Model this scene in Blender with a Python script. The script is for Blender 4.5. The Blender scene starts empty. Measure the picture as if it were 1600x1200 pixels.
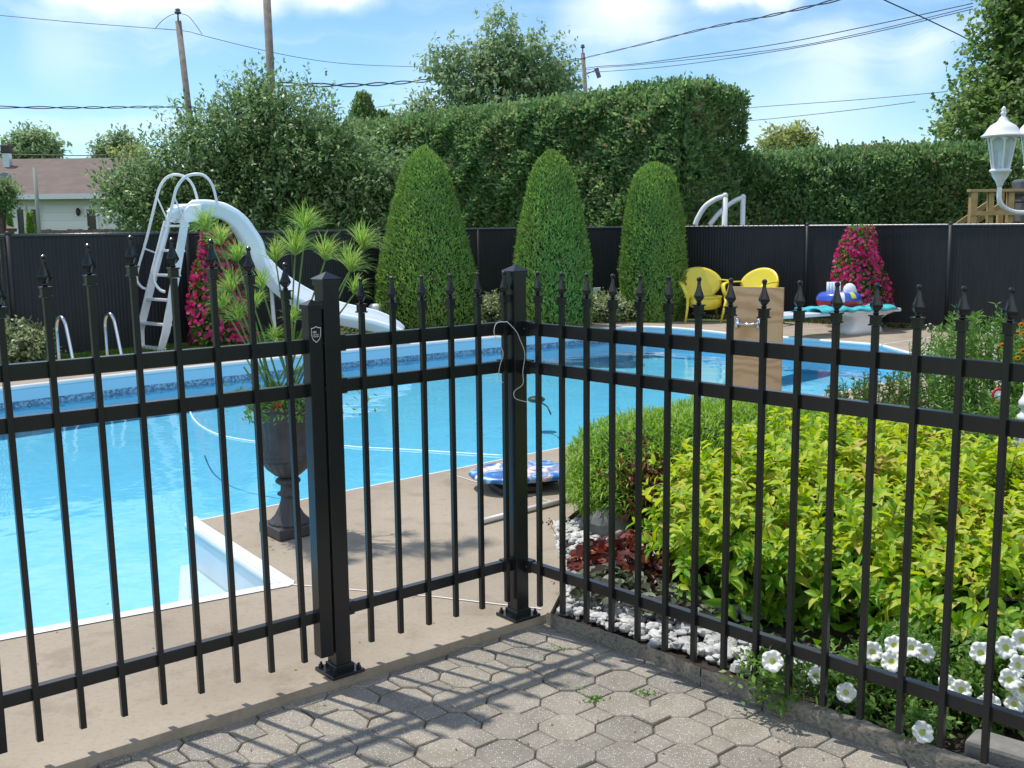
import bpy, math, random
import numpy as np
from mathutils import Vector, Matrix
from mathutils.geometry import tessellate_polygon

random.seed(7); rng = np.random.default_rng(11)
sc = bpy.context.scene
COL = sc.collection
R = math.radians

# ---------------- camera ----------------
FPX, PITCH, ROLL, CH = 1682.5, 0.14689, -0.01025, 1.43
cf = Vector((0, math.cos(PITCH), -math.sin(PITCH)))
cu0 = Vector((0, math.sin(PITCH), math.cos(PITCH)))
cx0 = Vector((1, 0, 0))
CXv = cx0*math.cos(ROLL) + cu0*math.sin(ROLL)
CUv = -cx0*math.sin(ROLL) + cu0*math.cos(ROLL)
CP = Vector((0, 0, CH))
cd = bpy.data.cameras.new('camera'); cam = bpy.data.objects.new('camera', cd); COL.objects.link(cam)
cd.sensor_width = 36; cd.lens = 36*FPX/1600; cd.clip_start = 0.05; cd.clip_end = 1500
m = Matrix((CXv, CUv, -cf)).transposed().to_4x4(); m.translation = CP
cam.matrix_world = m
sc.camera = cam
def ray(px, py): return cf + CXv*((px-800)/FPX) + CUv*((600-py)/FPX)
def g(px, py, z=0.0):          # the spot on level z seen at that pixel
    d = ray(px, py); return CP + d*((z-CH)/d.z)
def a(px, py, Y):              # the spot at distance Y
    d = ray(px, py); return CP + d*(Y/d.y)

# ---------------- light ----------------
SUN_AZ = R(146.5); SUN_EL = R(67)
sdir = Vector((math.cos(SUN_AZ)*math.cos(SUN_EL), math.sin(SUN_AZ)*math.cos(SUN_EL), math.sin(SUN_EL)))
sl = bpy.data.lights.new('sun', 'SUN'); sl.energy = 3.2; sl.angle = R(1.1); sl.color = (1.0, 0.955, 0.89)
so = bpy.data.objects.new('sun', sl); COL.objects.link(so)
so.rotation_euler = sdir.to_track_quat('Z', 'Y').to_euler()
w = bpy.data.worlds.new('World'); sc.world = w; w.use_nodes = True
nt = w.node_tree; nt.nodes.clear()
def N(nt, t, **k):
    n = nt.nodes.new(t)
    for a_, b_ in k.items(): setattr(n, a_, b_)
    return n
def L(nt, s, d): nt.links.new(s, d)
out = N(nt, 'ShaderNodeOutputWorld'); bg = N(nt, 'ShaderNodeBackground'); bg.inputs['Strength'].default_value = 0.12
sky = N(nt, 'ShaderNodeTexSky'); sky.sky_type = 'NISHITA'; sky.sun_disc = False
sky.sun_elevation = SUN_EL; sky.sun_rotation = math.pi/2 - SUN_AZ; sky.ozone_density = 3.0; sky.dust_density = 0.1; sky.air_density = 1.0
tc = N(nt, 'ShaderNodeTexCoord')
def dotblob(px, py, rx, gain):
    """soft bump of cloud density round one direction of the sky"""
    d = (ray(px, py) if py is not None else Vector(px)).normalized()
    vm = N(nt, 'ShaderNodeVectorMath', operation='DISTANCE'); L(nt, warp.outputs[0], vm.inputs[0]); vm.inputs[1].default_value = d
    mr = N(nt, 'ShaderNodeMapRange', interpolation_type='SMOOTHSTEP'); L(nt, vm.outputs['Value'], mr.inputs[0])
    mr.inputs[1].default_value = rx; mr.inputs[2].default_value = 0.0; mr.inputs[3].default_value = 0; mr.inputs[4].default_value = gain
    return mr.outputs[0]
wn = N(nt, 'ShaderNodeTexNoise'); wn.inputs['Scale'].default_value = 14; wn.inputs['Detail'].default_value = 6
L(nt, tc.outputs['Generated'], wn.inputs['Vector'])
ws = N(nt, 'ShaderNodeVectorMath', operation='MULTIPLY_ADD'); L(nt, wn.outputs['Color'], ws.inputs[0]); ws.inputs[1].default_value = (.05, .05, .05)
L(nt, tc.outputs['Generated'], ws.inputs[2])
warp = N(nt, 'ShaderNodeVectorMath', operation='SUBTRACT'); L(nt, ws.outputs[0], warp.inputs[0]); warp.inputs[1].default_value = (.025, .025, .025)
mp = N(nt, 'ShaderNodeMapping'); mp.inputs['Rotation'].default_value = (R(8), R(-14), R(20)); mp.inputs['Scale'].default_value = (1.6, 2.0, 13)
L(nt, warp.outputs[0], mp.inputs[0])
cn = N(nt, 'ShaderNodeTexNoise'); cn.inputs['Scale'].default_value = 2.2; cn.inputs['Detail'].default_value = 8; cn.inputs['Roughness'].default_value = .52
L(nt, mp.outputs[0], cn.inputs['Vector'])
cr = N(nt, 'ShaderNodeMapRange', interpolation_type='SMOOTHSTEP'); L(nt, cn.outputs['Fac'], cr.inputs[0])
cr.inputs[1].default_value = .44; cr.inputs[2].default_value = .72; cr.inputs[3].default_value = 0; cr.inputs[4].default_value = .27
acc = cr.outputs[0]
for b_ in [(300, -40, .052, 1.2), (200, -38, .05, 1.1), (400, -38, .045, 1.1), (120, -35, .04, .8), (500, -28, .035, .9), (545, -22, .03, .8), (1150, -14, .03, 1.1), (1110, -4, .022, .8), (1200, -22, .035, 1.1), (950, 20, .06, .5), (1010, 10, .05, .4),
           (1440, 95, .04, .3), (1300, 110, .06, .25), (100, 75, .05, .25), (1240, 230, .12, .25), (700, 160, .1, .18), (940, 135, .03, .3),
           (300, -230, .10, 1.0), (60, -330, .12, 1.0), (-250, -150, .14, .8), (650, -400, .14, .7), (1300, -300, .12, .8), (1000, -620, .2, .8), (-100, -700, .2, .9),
           ((.3, -1, .5), None, .55, 1.1), ((-1, -.4, .45), None, .45, 1.0), ((.9, -.3, .6), None, .5, 1.0), ((0, -.5, .9), None, .45, 1.0), ((.2, -1, .15), None, .4, .9)]:  # this row: unseen clouds added behind the camera as extra fill light
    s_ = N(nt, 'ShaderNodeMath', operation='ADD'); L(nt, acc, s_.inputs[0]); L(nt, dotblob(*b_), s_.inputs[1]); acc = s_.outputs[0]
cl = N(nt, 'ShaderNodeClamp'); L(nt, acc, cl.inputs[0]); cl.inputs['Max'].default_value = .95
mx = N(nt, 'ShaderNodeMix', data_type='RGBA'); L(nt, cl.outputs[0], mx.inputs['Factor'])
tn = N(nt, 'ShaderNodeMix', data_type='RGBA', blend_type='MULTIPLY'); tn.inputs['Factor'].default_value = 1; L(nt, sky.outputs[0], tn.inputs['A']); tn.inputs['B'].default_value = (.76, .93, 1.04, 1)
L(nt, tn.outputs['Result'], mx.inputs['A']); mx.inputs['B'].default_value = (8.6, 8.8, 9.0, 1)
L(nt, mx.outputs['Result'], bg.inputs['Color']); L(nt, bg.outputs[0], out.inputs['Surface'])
sc.view_settings.view_transform = 'Standard'; sc.view_settings.look = 'None'; sc.view_settings.gamma = 1
sc.view_settings.use_curve_mapping = False; sc.view_settings.exposure = 0.42
sc.cycles.max_bounces = 7; sc.cycles.transparent_max_bounces = 12; sc.cycles.diffuse_bounces = 3; sc.cycles.glossy_bounces = 4; sc.cycles.transmission_bounces = 4
sc.cycles.caustics_reflective = False; sc.cycles.caustics_refractive = False; sc.cycles.use_denoising = True

# ---------------- materials ----------------
def newmat(name):
    mt = bpy.data.materials.new(name); mt.use_nodes = True; t = mt.node_tree
    return mt, t, t.nodes['Principled BSDF']
def ramp(t, fac, cols, pos=None, interp='LINEAR'):
    r = N(t, 'ShaderNodeValToRGB'); r.color_ramp.interpolation = interp
    e = r.color_ramp.elements; n = len(cols)
    while len(e) < n: e.new(.5)
    for i, c in enumerate(cols):
        e[i].position = pos[i] if pos else i/(n-1)
        e[i].color = (*c, 1)
    L(t, fac, r.inputs[0]); return r.outputs[0]
def noise(t, scale, detail=4, rough=.5, vec=None, obj=True, stretch=None):
    n = N(t, 'ShaderNodeTexNoise'); n.inputs['Scale'].default_value = scale; n.inputs['Detail'].default_value = detail; n.inputs['Roughness'].default_value = rough
    c = N(t, 'ShaderNodeTexCoord'); v = c.outputs['Object']
    if stretch:
        mp = N(t, 'ShaderNodeMapping'); mp.inputs['Scale'].default_value = stretch; L(t, v, mp.inputs[0]); v = mp.outputs[0]
    L(t, v, n.inputs['Vector']); return n.outputs['Fac']
def bump(t, p, h, strength=.3, dist=.01):
    b = N(t, 'ShaderNodeBump'); b.inputs['Strength'].default_value = strength; b.inputs['Distance'].default_value = dist
    L(t, h, b.inputs['Height']); L(t, b.outputs[0], p.inputs['Normal'])
def simple(name, col, rough=.5, metal=0, var=.0, nscale=20, bmp=0, bscale=60, spec=None, coat=0):
    mt, t, p = newmat(name)
    p.inputs['Roughness'].default_value = rough; p.inputs['Metallic'].default_value = metal
    if spec is not None: p.inputs['Specular IOR Level'].default_value = spec
    if coat: p.inputs['Coat Weight'].default_value = coat; p.inputs['Coat Roughness'].default_value = .08
    if var:
        c1 = tuple(max(0, c*(1-var)) for c in col); c2 = tuple(min(1, c*(1+var)) for c in col)
        L(t, ramp(t, noise(t, nscale, 5), [c1, c2], [.3, .7]), p.inputs['Base Color'])
    else: p.inputs['Base Color'].default_value = (*col, 1)
    if bmp: bump(t, p, noise(t, bscale, 4), bmp, .004)
    return mt
def leafmat(name, cols, rough=.5, tr=.3, clump=1.5, pos=None, spec=.35):
    mt, t, p = newmat(name)
    ge = N(t, 'ShaderNodeNewGeometry')
    nz = noise(t, clump, 3)
    ad = N(t, 'ShaderNodeMath', operation='MULTIPLY_ADD'); L(t, nz, ad.inputs[0]); ad.inputs[1].default_value = .8; ad.inputs[2].default_value = -.4
    s_ = N(t, 'ShaderNodeMath', operation='ADD', use_clamp=True); L(t, ge.outputs['Random Per Island'], s_.inputs[0]); L(t, ad.outputs[0], s_.inputs[1])
    c = ramp(t, s_.outputs[0], cols, pos)
    L(t, c, p.inputs['Base Color']); p.inputs['Roughness'].default_value = rough; p.inputs['Specular IOR Level'].default_value = spec
    tl = N(t, 'ShaderNodeBsdfTranslucent')
    hs = N(t, 'ShaderNodeHueSaturation'); hs.inputs['Value'].default_value = 1.25; hs.inputs['Saturation'].default_value = 1.1; L(t, c, hs.inputs['Color']); L(t, hs.outputs[0], tl.inputs[0])
    mxs = N(t, 'ShaderNodeMixShader'); mxs.inputs[0].default_value = tr
    L(t, p.outputs[0], mxs.inputs[1]); L(t, tl.outputs[0], mxs.inputs[2])
    L(t, mxs.outputs[0], t.nodes['Material Output'].inputs['Surface'])
    return mt
M = {}
M['black'] = simple('black_powder_coat', (.012, .013, .0135), .26, spec=.5, var=.15, nscale=9, bmp=.03, bscale=400)
M['blackfin'] = simple('black_gloss', (.012, .0125, .013), .22, spec=.5)
M['white'] = simple('white_enamel', (.72, .75, .77), .3, var=.06, nscale=5)
M['whiteplastic'] = simple('white_fibreglass', (.86, .90, .93), .25, var=.05, nscale=3)
M['lampwhite'] = simple('white_cast', (.78, .79, .8), .35, var=.04, nscale=12)
M['chrome'] = simple('stainless', (.62, .64, .66), .12, 1)
M['alu'] = simple('dull_alu', (.6, .62, .63), .35, 1)
M['yellow'] = simple('yellow_resin', (.75, .62, .06), .35, var=.05, nscale=8)
M['string'] = simple('string', (.75, .74, .7), .8)
M['hose'] = simple('hose_white', (.75, .82, .86), .4)
M['soil'] = simple('dark_mulch', (.035, .024, .016), .95, var=.6, nscale=60, bmp=.8, bscale=90)
M['bark'] = simple('bark', (.09, .07, .055), .9, var=.4, nscale=14, bmp=.6, bscale=30)
M['polewood'] = simple('weathered_pole', (.22, .195, .17), .85, var=.25, nscale=6, bmp=.3, bscale=20)
M['wire'] = simple('wire', (.03, .03, .035), .5)
M['wiregrey'] = simple('wire_grey', (.12, .13, .15), .5)
M['teal'] = simple('teal_foam', (.03, .42, .5), .7, var=.15, nscale=9)
M['tealt'] = simple('teal_towel', (.05, .42, .46), .9, var=.25, nscale=14, bmp=.5, bscale=120)
M['blueinf'] = simple('blue_vinyl', (.05, .1, .5), .25); M['redinf'] = simple('red_vinyl', (.5, .03, .05), .25)
M['whiteinf'] = simple('white_vinyl', (.75, .78, .85), .25); M['yelinf'] = simple('lime_vinyl', (.55, .7, .05), .3)
M['dark'] = simple('dark_plastic', (.02, .02, .022), .45)
M['rust'] = simple('grey_lens', (.25, .27, .3), .2)
M['red'] = simple('red_plastic', (.5, .03, .02), .35)
M['redflower'] = simple('red_petal', (.5, .03, .02), .6)
M['treatedwood'] = simple('treated_lumber', (.42, .29, .13), .75, var=.18, nscale=7)
M['roofvent'] = simple('vent_dark', (.05, .04, .04), .6)
M['shingle'] = simple('brown_shingle', (.16, .12, .10), .95, var=.14, nscale=2.5, bmp=.3, bscale=30)
M['glassdark'] = simple('window_dark', (.02, .022, .026), .08)
M['stone'] = simple('grey_stone', (.14, .14, .13), .9, var=.35, nscale=12, bmp=.7, bscale=30)
M['block'] = simple('concrete_block', (.2, .19, .17), .95, var=.2, nscale=25, bmp=.5, bscale=150)
M['graywoodfence'] = simple('grey_brown_boards', (.16, .12, .1), .9, var=.25, nscale=6)

# lamp glass
mt, t, p = newmat('lamp_glass'); p.inputs['Base Color'].default_value = (.8, .9, .92, 1); p.inputs['Roughness'].default_value = .12
tb = N(t, 'ShaderNodeBsdfTransparent'); tb.inputs[0].default_value = (.85, .93, .95, 1); ms = N(t, 'ShaderNodeMixShader'); ms.inputs[0].default_value = .38
L(t, tb.outputs[0], ms.inputs[1]); L(t, p.outputs[0], ms.inputs[2]); L(t, ms.outputs[0], t.nodes['Material Output'].inputs[0]); M['glass'] = mt

# concrete deck
mt, t, p = newmat('tan_concrete'); p.inputs['Roughness'].default_value = .88
n1 = noise(t, 1.3, 6, .6); n2 = noise(t, 55, 4, .6); n3 = noise(t, 5, 6, .65)
c1 = ramp(t, n1, [(.285, .235, .17), (.345, .285, .21), (.38, .315, .235)], [.3, .5, .7])
mm = N(t, 'ShaderNodeMix', data_type='RGBA', blend_type='MULTIPLY'); mm.inputs['Factor'].default_value = 1
L(t, c1, mm.inputs['A']); L(t, ramp(t, n2, [(.84, .84, .84), (1, 1, 1), (1.0, 1.0, 1.0)], [.3, .5, .8]), mm.inputs['B'])
m2 = N(t, 'ShaderNodeMix', data_type='RGBA', blend_type='MULTIPLY'); m2.inputs['Factor'].default_value = 1
L(t, mm.outputs['Result'], m2.inputs['A']); L(t, ramp(t, n3, [(.82, .80, .78), (1, 1, 1)], [.34, .48]), m2.inputs['B'])
L(t, m2.outputs['Result'], p.inputs['Base Color']); bump(t, p, n2, .25, .003); M['deck'] = mt
# pavers
mt, t, p = newmat('speckled_paver'); p.inputs['Roughness'].default_value = .9
ge = N(t, 'ShaderNodeNewGeometry')
c1 = ramp(t, ge.outputs['Random Per Island'], [(.265, .24, .195), (.32, .285, .23), (.36, .315, .25)])
n2 = noise(t, 240, 3, .7); n3 = noise(t, 420, 2, .5); n4 = noise(t, 9, 5, .6)
mm = N(t, 'ShaderNodeMix', data_type='RGBA', blend_type='MULTIPLY'); mm.inputs['Factor'].default_value = 1
L(t, c1, mm.inputs['A']); L(t, ramp(t, n2, [(.5, .5, .5), (.95, .95, .95), (1, 1, 1)], [.3, .5, .8]), mm.inputs['B'])
m3 = N(t, 'ShaderNodeMix', data_type='RGBA', blend_type='MULTIPLY'); m3.inputs['Factor'].default_value = 1
L(t, mm.outputs['Result'], m3.inputs['A']); L(t, ramp(t, n4, [(.8, .8, .77), (1, 1, 1)], [.35, .6]), m3.inputs['B'])
vo = N(t, 'ShaderNodeTexVoronoi'); vo.inputs['Scale'].default_value = 165; tcc = N(t, 'ShaderNodeTexCoord'); L(t, tcc.outputs['Object'], vo.inputs['Vector'])
lt = N(t, 'ShaderNodeMath', operation='LESS_THAN'); L(t, vo.outputs['Distance'], lt.inputs[0]); lt.inputs[1].default_value = .26
sep = N(t, 'ShaderNodeSeparateColor'); L(t, vo.outputs['Color'], sep.inputs[0])
gt = N(t, 'ShaderNodeMath', operation='GREATER_THAN'); L(t, sep.outputs[0], gt.inputs[0]); gt.inputs[1].default_value = .55
ml = N(t, 'ShaderNodeMath', operation='MULTIPLY'); L(t, lt.outputs[0], ml.inputs[0]); L(t, gt.outputs[0], ml.inputs[1])
m2 = N(t, 'ShaderNodeMix', data_type='RGBA'); L(t, ml.outputs[0], m2.inputs['Factor']); L(t, m3.outputs['Result'], m2.inputs['A']); m2.inputs['B'].default_value = (.66, .62, .54, 1)
L(t, m2.outputs['Result'], p.inputs['Base Color']); bump(t, p, n2, .5, .003); M['paver'] = mt
M['sand'] = simple('joint_sand', (.12, .10, .075), .95, var=.4, nscale=80)
M['curb'] = simple('weathered_timber', (.2, .175, .14), .95, var=.0)
mt, t, p = newmat('timber'); p.inputs['Roughness'].default_value = .95
n1 = noise(t, 26, 6, .7, stretch=(.35, 4, 4)); L(t, ramp(t, n1, [(.10, .085, .065), (.25, .22, .17), (.36, .32, .26)], [.32, .5, .7]), p.inputs['Base Color']); bump(t, p, n1, .6, .006); M['curb'] = mt
# grass
mt, t, p = newmat('lawn'); p.inputs['Roughness'].default_value = .9
L(t, ramp(t, noise(t, 3, 6), [(.03, .07, .012), (.07, .13, .025)], [.3, .7]), p.inputs['Base Color']); M['lawn'] = mt
# plywood
mt, t, p = newmat('plywood'); p.inputs['Roughness'].default_value = .7
wv = N(t, 'ShaderNodeTexWave', wave_type='BANDS', bands_direction='Z'); wv.inputs['Scale'].default_value = 1.5; wv.inputs['Distortion'].default_value = 16; wv.inputs['Detail'].default_value = 4; wv.inputs['Detail Scale'].default_value = 1.1
tcc = N(t, 'ShaderNodeTexCoord'); mp = N(t, 'ShaderNodeMapping'); mp.inputs['Scale'].default_value = (1.2, 1, 2.4); L(t, tcc.outputs['Object'], mp.inputs[0]); L(t, mp.outputs[0], wv.inputs['Vector'])
cA = ramp(t, wv.outputs['Fac'], [(.62, .34, .17), (.70, .42, .225), (.74, .46, .26)], [.1, .5, .9])
kn = ramp(t, noise(t, 9, 1, .3), [(.5, .32, .22), (1, 1, 1)], [.25, .3])
mm = N(t, 'ShaderNodeMix', data_type='RGBA', blend_type='MULTIPLY'); mm.inputs['Factor'].default_value = 1; L(t, cA, mm.inputs['A']); L(t, kn, mm.inputs['B']); L(t, mm.outputs['Result'], p.inputs['Base Color']); M['ply'] = mt
# privacy slats
mt, t, p = newmat('privacy_slats'); p.inputs['Roughness'].default_value = .55
p.inputs['Specular IOR Level'].default_value = .35
L(t, ramp(t, noise(t, 30, 3, .5, stretch=(1, 1, .08)), [(.014, .016, .017), (.020, .022, .024)], [.35, .65]), p.inputs['Base Color'])
M['slats'] = mt
# pool liner, tile band
mt, t, p = newmat('blue_liner'); p.inputs['Roughness'].default_value = .5
L(t, ramp(t, noise(t, 18, 4), [(.155, .59, .85), (.20, .65, .89)], [.35, .65]), p.inputs['Base Color'])
M['liner'] = mt
mt, t, p = newmat('pale_liner'); p.inputs['Roughness'].default_value = .4; p.inputs['Base Color'].default_value = (.36, .62, .78, 1); M['linertop'] = mt
mt, t, p = newmat('mosaic_band'); p.inputs['Roughness'].default_value = .35
vo = N(t, 'ShaderNodeTexVoronoi'); vo.inputs['Scale'].default_value = 55; tcc = N(t, 'ShaderNodeTexCoord'); L(t, tcc.outputs['Object'], vo.inputs['Vector'])
sep = N(t, 'ShaderNodeSeparateColor'); L(t, vo.outputs['Color'], sep.inputs[0])
L(t, ramp(t, sep.outputs[0], [(.07, .13, .22), (.12, .24, .38), (.30, .44, .54)], [.1, .5, .9]), p.inputs['Base Color']); M['mosaic'] = mt
# water
mt, t, p = newmat('pool_water'); t.nodes.remove(p)
fr = N(t, 'ShaderNodeFresnel'); fr.inputs['IOR'].default_value = 1.33
gl = N(t, 'ShaderNodeBsdfGlossy'); gl.inputs['Roughness'].default_value = .0; gl.inputs['Color'].default_value = (1, 1, 1, 1)
tb = N(t, 'ShaderNodeBsdfTransparent'); tb.inputs[0].default_value = (.85, .975, 1.0, 1)
ms = N(t, 'ShaderNodeMixShader'); L(t, fr.outputs[0], ms.inputs[0]); L(t, tb.outputs[0], ms.inputs[1]); L(t, gl.outputs[0], ms.inputs[2])
L(t, ms.outputs[0], t.nodes['Material Output'].inputs[0])
n1 = noise(t, 1.7, 3, .5); n2 = noise(t, 8, 3, .55)
ad = N(t, 'ShaderNodeMath', operation='MULTIPLY_ADD'); L(t, n2, ad.inputs[0]); ad.inputs[1].default_value = .12; L(t, n1, ad.inputs[2])
b = N(t, 'ShaderNodeBump'); b.inputs['Strength'].default_value = .2; b.inputs['Distance'].default_value = .05; L(t, ad.outputs[0], b.inputs['Height'])
L(t, b.outputs[0], gl.inputs['Normal']); L(t, b.outputs[0], fr.inputs['Normal']); M['water'] = mt
# siding
mt, t, p = newmat('white_siding'); p.inputs['Roughness'].default_value = .6
wv = N(t, 'ShaderNodeTexWave', wave_type='BANDS', bands_direction='Z', wave_profile='SAW'); wv.inputs['Scale'].default_value = 1.3
tcc = N(t, 'ShaderNodeTexCoord'); L(t, tcc.outputs['Object'], wv.inputs['Vector'])
L(t, ramp(t, wv.outputs['Fac'], [(.6, .61, .62), (.8, .8, .8), (.84, .84, .84)], [.0, .12, 1]), p.inputs['Base Color']); M['siding'] = mt
# pot metal
M['urn'] = simple('cast_iron_urn', (.052, .048, .05), .55, var=.35, nscale=14, bmp=.3, bscale=80, metal=.0, spec=.5)
# kickboard print
mt, t, p = newmat('printed_float'); p.inputs['Roughness'].default_value = .35
vo = N(t, 'ShaderNodeTexNoise'); vo.inputs['Scale'].default_value = 6.5; vo.inputs['Distortion'].default_value = 1.6; vo.inputs['Detail'].default_value = 1.0; tcc = N(t, 'ShaderNodeTexCoord'); L(t, tcc.outputs['Object'], vo.inputs['Vector'])
L(t, ramp(t, vo.outputs['Fac'], [(.02, .08, .3), (.04, .2, .5), (.45, .7, .8), (.05, .15, .42), (.8, .55, .45), (.7, .8, .85)], [.3, .44, .47, .5, .6, .64]), p.inputs['Base Color']); M['float'] = mt

GREEN = dict(
 cedar=leafmat('cedar_leaf', [(.10, .19, .08), (.165, .28, .105), (.24, .38, .145), (.33, .45, .19), (.30, .24, .14)], .6, .48, .8, [0, .35, .65, .9, 1]),
 topiary=leafmat('topiary_leaf', [(.22, .20, .08), (.14, .27, .06), (.22, .38, .08), (.33, .50, .12)], .65, .42, 2.2, [0, .06, .55, 1]),
 apple=leafmat('apple_leaf', [(.095, .175, .065), (.165, .27, .10), (.25, .36, .15), (.38, .46, .25)], .42, .48, .9, [0, .4, .75, 1], .5),
 maple=leafmat('maple_leaf', [(.11, .19, .06), (.18, .28, .08), (.27, .37, .12)], .5, .48, .5),
 farleaf=leafmat('far_leaf', [(.20, .30, .15), (.29, .40, .20), (.38, .47, .26)], .6, .48, .5),
 yellowleaf=leafmat('far_yellow_leaf', [(.28, .34, .12), (.42, .45, .18)], .6, .5, .5),
 gold=leafmat('gold_leaf', [(.17, .33, .03), (.33, .49, .035), (.50, .60, .05), (.62, .64, .085), (.58, .46, .12)], .46, .45, 3.0, [0, .3, .6, .92, 1]),
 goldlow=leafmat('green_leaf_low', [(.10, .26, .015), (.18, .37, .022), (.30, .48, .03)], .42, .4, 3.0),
 mops=leafmat('thread_leaf', [(.14, .27, .025), (.24, .42, .045), (.42, .56, .10)], .55, .45, 4),
 papy=leafmat('papyrus_ray', [(.20, .36, .06), (.30, .48, .10), (.45, .52, .16)], .5, .45, 3),
 papystem=simple('papyrus_stem', (.12, .22, .05), .5, var=.2),
 varieg=leafmat('variegated_leaf', [(.10, .17, .05), (.28, .34, .14), (.52, .54, .34)], .5, .25, 3),
 grass=leafmat('grass_blade', [(.05, .13, .015), (.10, .22, .03), (.17, .28, .05)], .6, .3, 2),
 heuch=leafmat('burgundy_leaf', [(.05, .012, .012), (.13, .03, .022), (.26, .07, .04)], .35, .3, 14),
 mottled=leafmat('mottled_leaf', [(.06, .035, .03), (.10, .12, .06), (.22, .25, .16)], .5, .2, 12),
 weed=leafmat('perennial_leaf', [(.09, .21, .04), (.17, .33, .06), (.29, .45, .12)], .5, .32, 3),
 petleaf=leafmat('petunia_leaf', [(.08, .18, .03), (.15, .29, .05), (.27, .40, .10)], .5, .4, 8),
 pink=leafmat('pink_petal', [(.50, .02, .13), (.66, .04, .20), (.78, .10, .32)], .5, .4, 5),
 whitepet=leafmat('white_petal', [(.68, .70, .6), (.8, .8, .72)], .5, .35, 5),
 orange=leafmat('orange_petal', [(.7, .25, .01), (.8, .4, .02)], .5, .3, 5),
 spirea=leafmat('spirea_leaf', [(.07, .17, .03), (.14, .25, .05), (.3, .16, .07)], .5, .3, 6, [0, .75, 1]),
)
M['core'] = simple('dark_core_green', (.06, .09, .045), .95, var=.3, nscale=5)  # dark tone for stalks and for solid cores added to block light in crowns
M['goldcore'] = simple('dark_core_olive', (.07, .09, .025), .95, var=.3, nscale=15)  # dark solid filling of the golden shrub, added to block light

# ---------------- geometry helpers ----------------
def V(*c): return Vector(c)
def empty(name, loc=(0, 0, 0), label=None, cat=None, group=None):
    o = bpy.data.objects.new(name, None); COL.objects.link(o); o.location = loc; o.empty_display_size = .1
    tag(o, label, cat, group); return o
def tag(o, label=None, cat=None, group=None, kind=None):
    if label: o['label'] = label
    if cat: o['category'] = cat
    if group: o['group'] = group
    if kind: o['kind'] = kind
    return o
class MB:
    def __init__(s): s.v = []; s.f = []
    def add(s, vs, fs):
        o = len(s.v); s.v += [tuple(x) for x in vs]; s.f += [tuple(i+o for i in f) for f in fs]; return s
    def box(s, c, size, ax=None, b=0):
        c = Vector(c); hx, hy, hz = [q/2 for q in size]
        A = ax or (V(1, 0, 0), V(0, 1, 0), V(0, 0, 1))
        vs = [c+A[0]*(hx*i)+A[1]*(hy*j)+A[2]*(hz*k) for i in (-1, 1) for j in (-1, 1) for k in (-1, 1)]
        return s.add(vs, [(0, 1, 3, 2), (4, 6, 7, 5), (0, 4, 5, 1), (2, 3, 7, 6), (0, 2, 6, 4), (1, 5, 7, 3)])
    def bar(s, p, q, wd, th, up=V(0, 0, 1)):
        """box from p to q, width wd across, thickness th along up"""
        p = Vector(p); q = Vector(q); d = (q-p); ln = d.length; d.normalize(); sd = d.cross(up).normalized(); u = sd.cross(d).normalized()
        return s.box((p+q)/2, (ln, wd, th), (d, sd, u))
    def tube(s, pts, r, n=8, cap=True, closed=False):
        pts = [Vector(p) for p in pts]; k = len(pts); rs = r if isinstance(r, (list, tuple)) else [r]*k
        prev = None; vs = []; fs = []
        for i, p in enumerate(pts):
            if closed: d = pts[(i+1) % k]-pts[i-1]
            else: d = pts[min(i+1, k-1)]-pts[max(i-1, 0)]
            d.normalize()
            if prev is None:
                u = d.orthogonal().normalized()
            else:
                u = prev - d*prev.dot(d)
                if u.length < 1e-6: u = d.orthogonal()
                u.normalize()
            prev = u; w_ = d.cross(u)
            vs += [p+(u*math.cos(2*math.pi*j/n)+w_*math.sin(2*math.pi*j/n))*rs[i] for j in range(n)]
        for i in range(k-1 if not closed else k):
            for j in range(n):
                a0 = i*n+j; a1 = i*n+(j+1) % n; b0 = ((i+1) % k)*n+j; b1 = ((i+1) % k)*n+(j+1) % n
                fs.append((a0, a1, b1, b0))
        if cap and not closed: fs += [tuple(range(n))[::-1], tuple(range((k-1)*n, k*n))]
        return s.add(vs, fs)
    def lathe(s, prof, c=(0, 0, 0), n=16, star=None, ax=None, rot=0):
        """prof: list of (r, z); star: list of radius multipliers cycled round the ring"""
        c = Vector(c); A = ax or (V(1, 0, 0), V(0, 1, 0), V(0, 0, 1)); vs = []; fs = []; k = len(prof)
        for r, z in prof:
            for j in range(n):
                t_ = 2*math.pi*j/n+rot; rr = r*(star(j, z) if star else 1)
                vs.append(c+A[0]*(rr*math.cos(t_))+A[1]*(rr*math.sin(t_))+A[2]*z)
        for i in range(k-1):
            for j in range(n): fs.append((i*n+j, i*n+(j+1) % n, (i+1)*n+(j+1) % n, (i+1)*n+j))
        fs += [tuple(range(n))[::-1], tuple(range((k-1)*n, k*n))]
        return s.add(vs, fs)
    def ball(s, c, r, n=10, sq=(1, 1, 1)):
        c = Vector(c); k = n//2+1
        return s.add(*ballgeo(c, r, n, k, sq))
    def prism(s, poly, z0, z1):
        n = len(poly); vs = [(p[0], p[1], z0) for p in poly]+[(p[0], p[1], z1) for p in poly]
        fs = [(i, (i+1) % n, n+(i+1) % n, n+i) for i in range(n)]
        return s.add(vs, fs+[tuple(range(n))[::-1], tuple(range(n, 2*n))])
    def build(s, name, mat, parent=None, smooth=False, bevel=0, label=None):
        me = bpy.data.meshes.new(name); me.from_pydata(s.v, [], s.f); me.update()
        return link(name, me, mat, parent, smooth, bevel, label)
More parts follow.
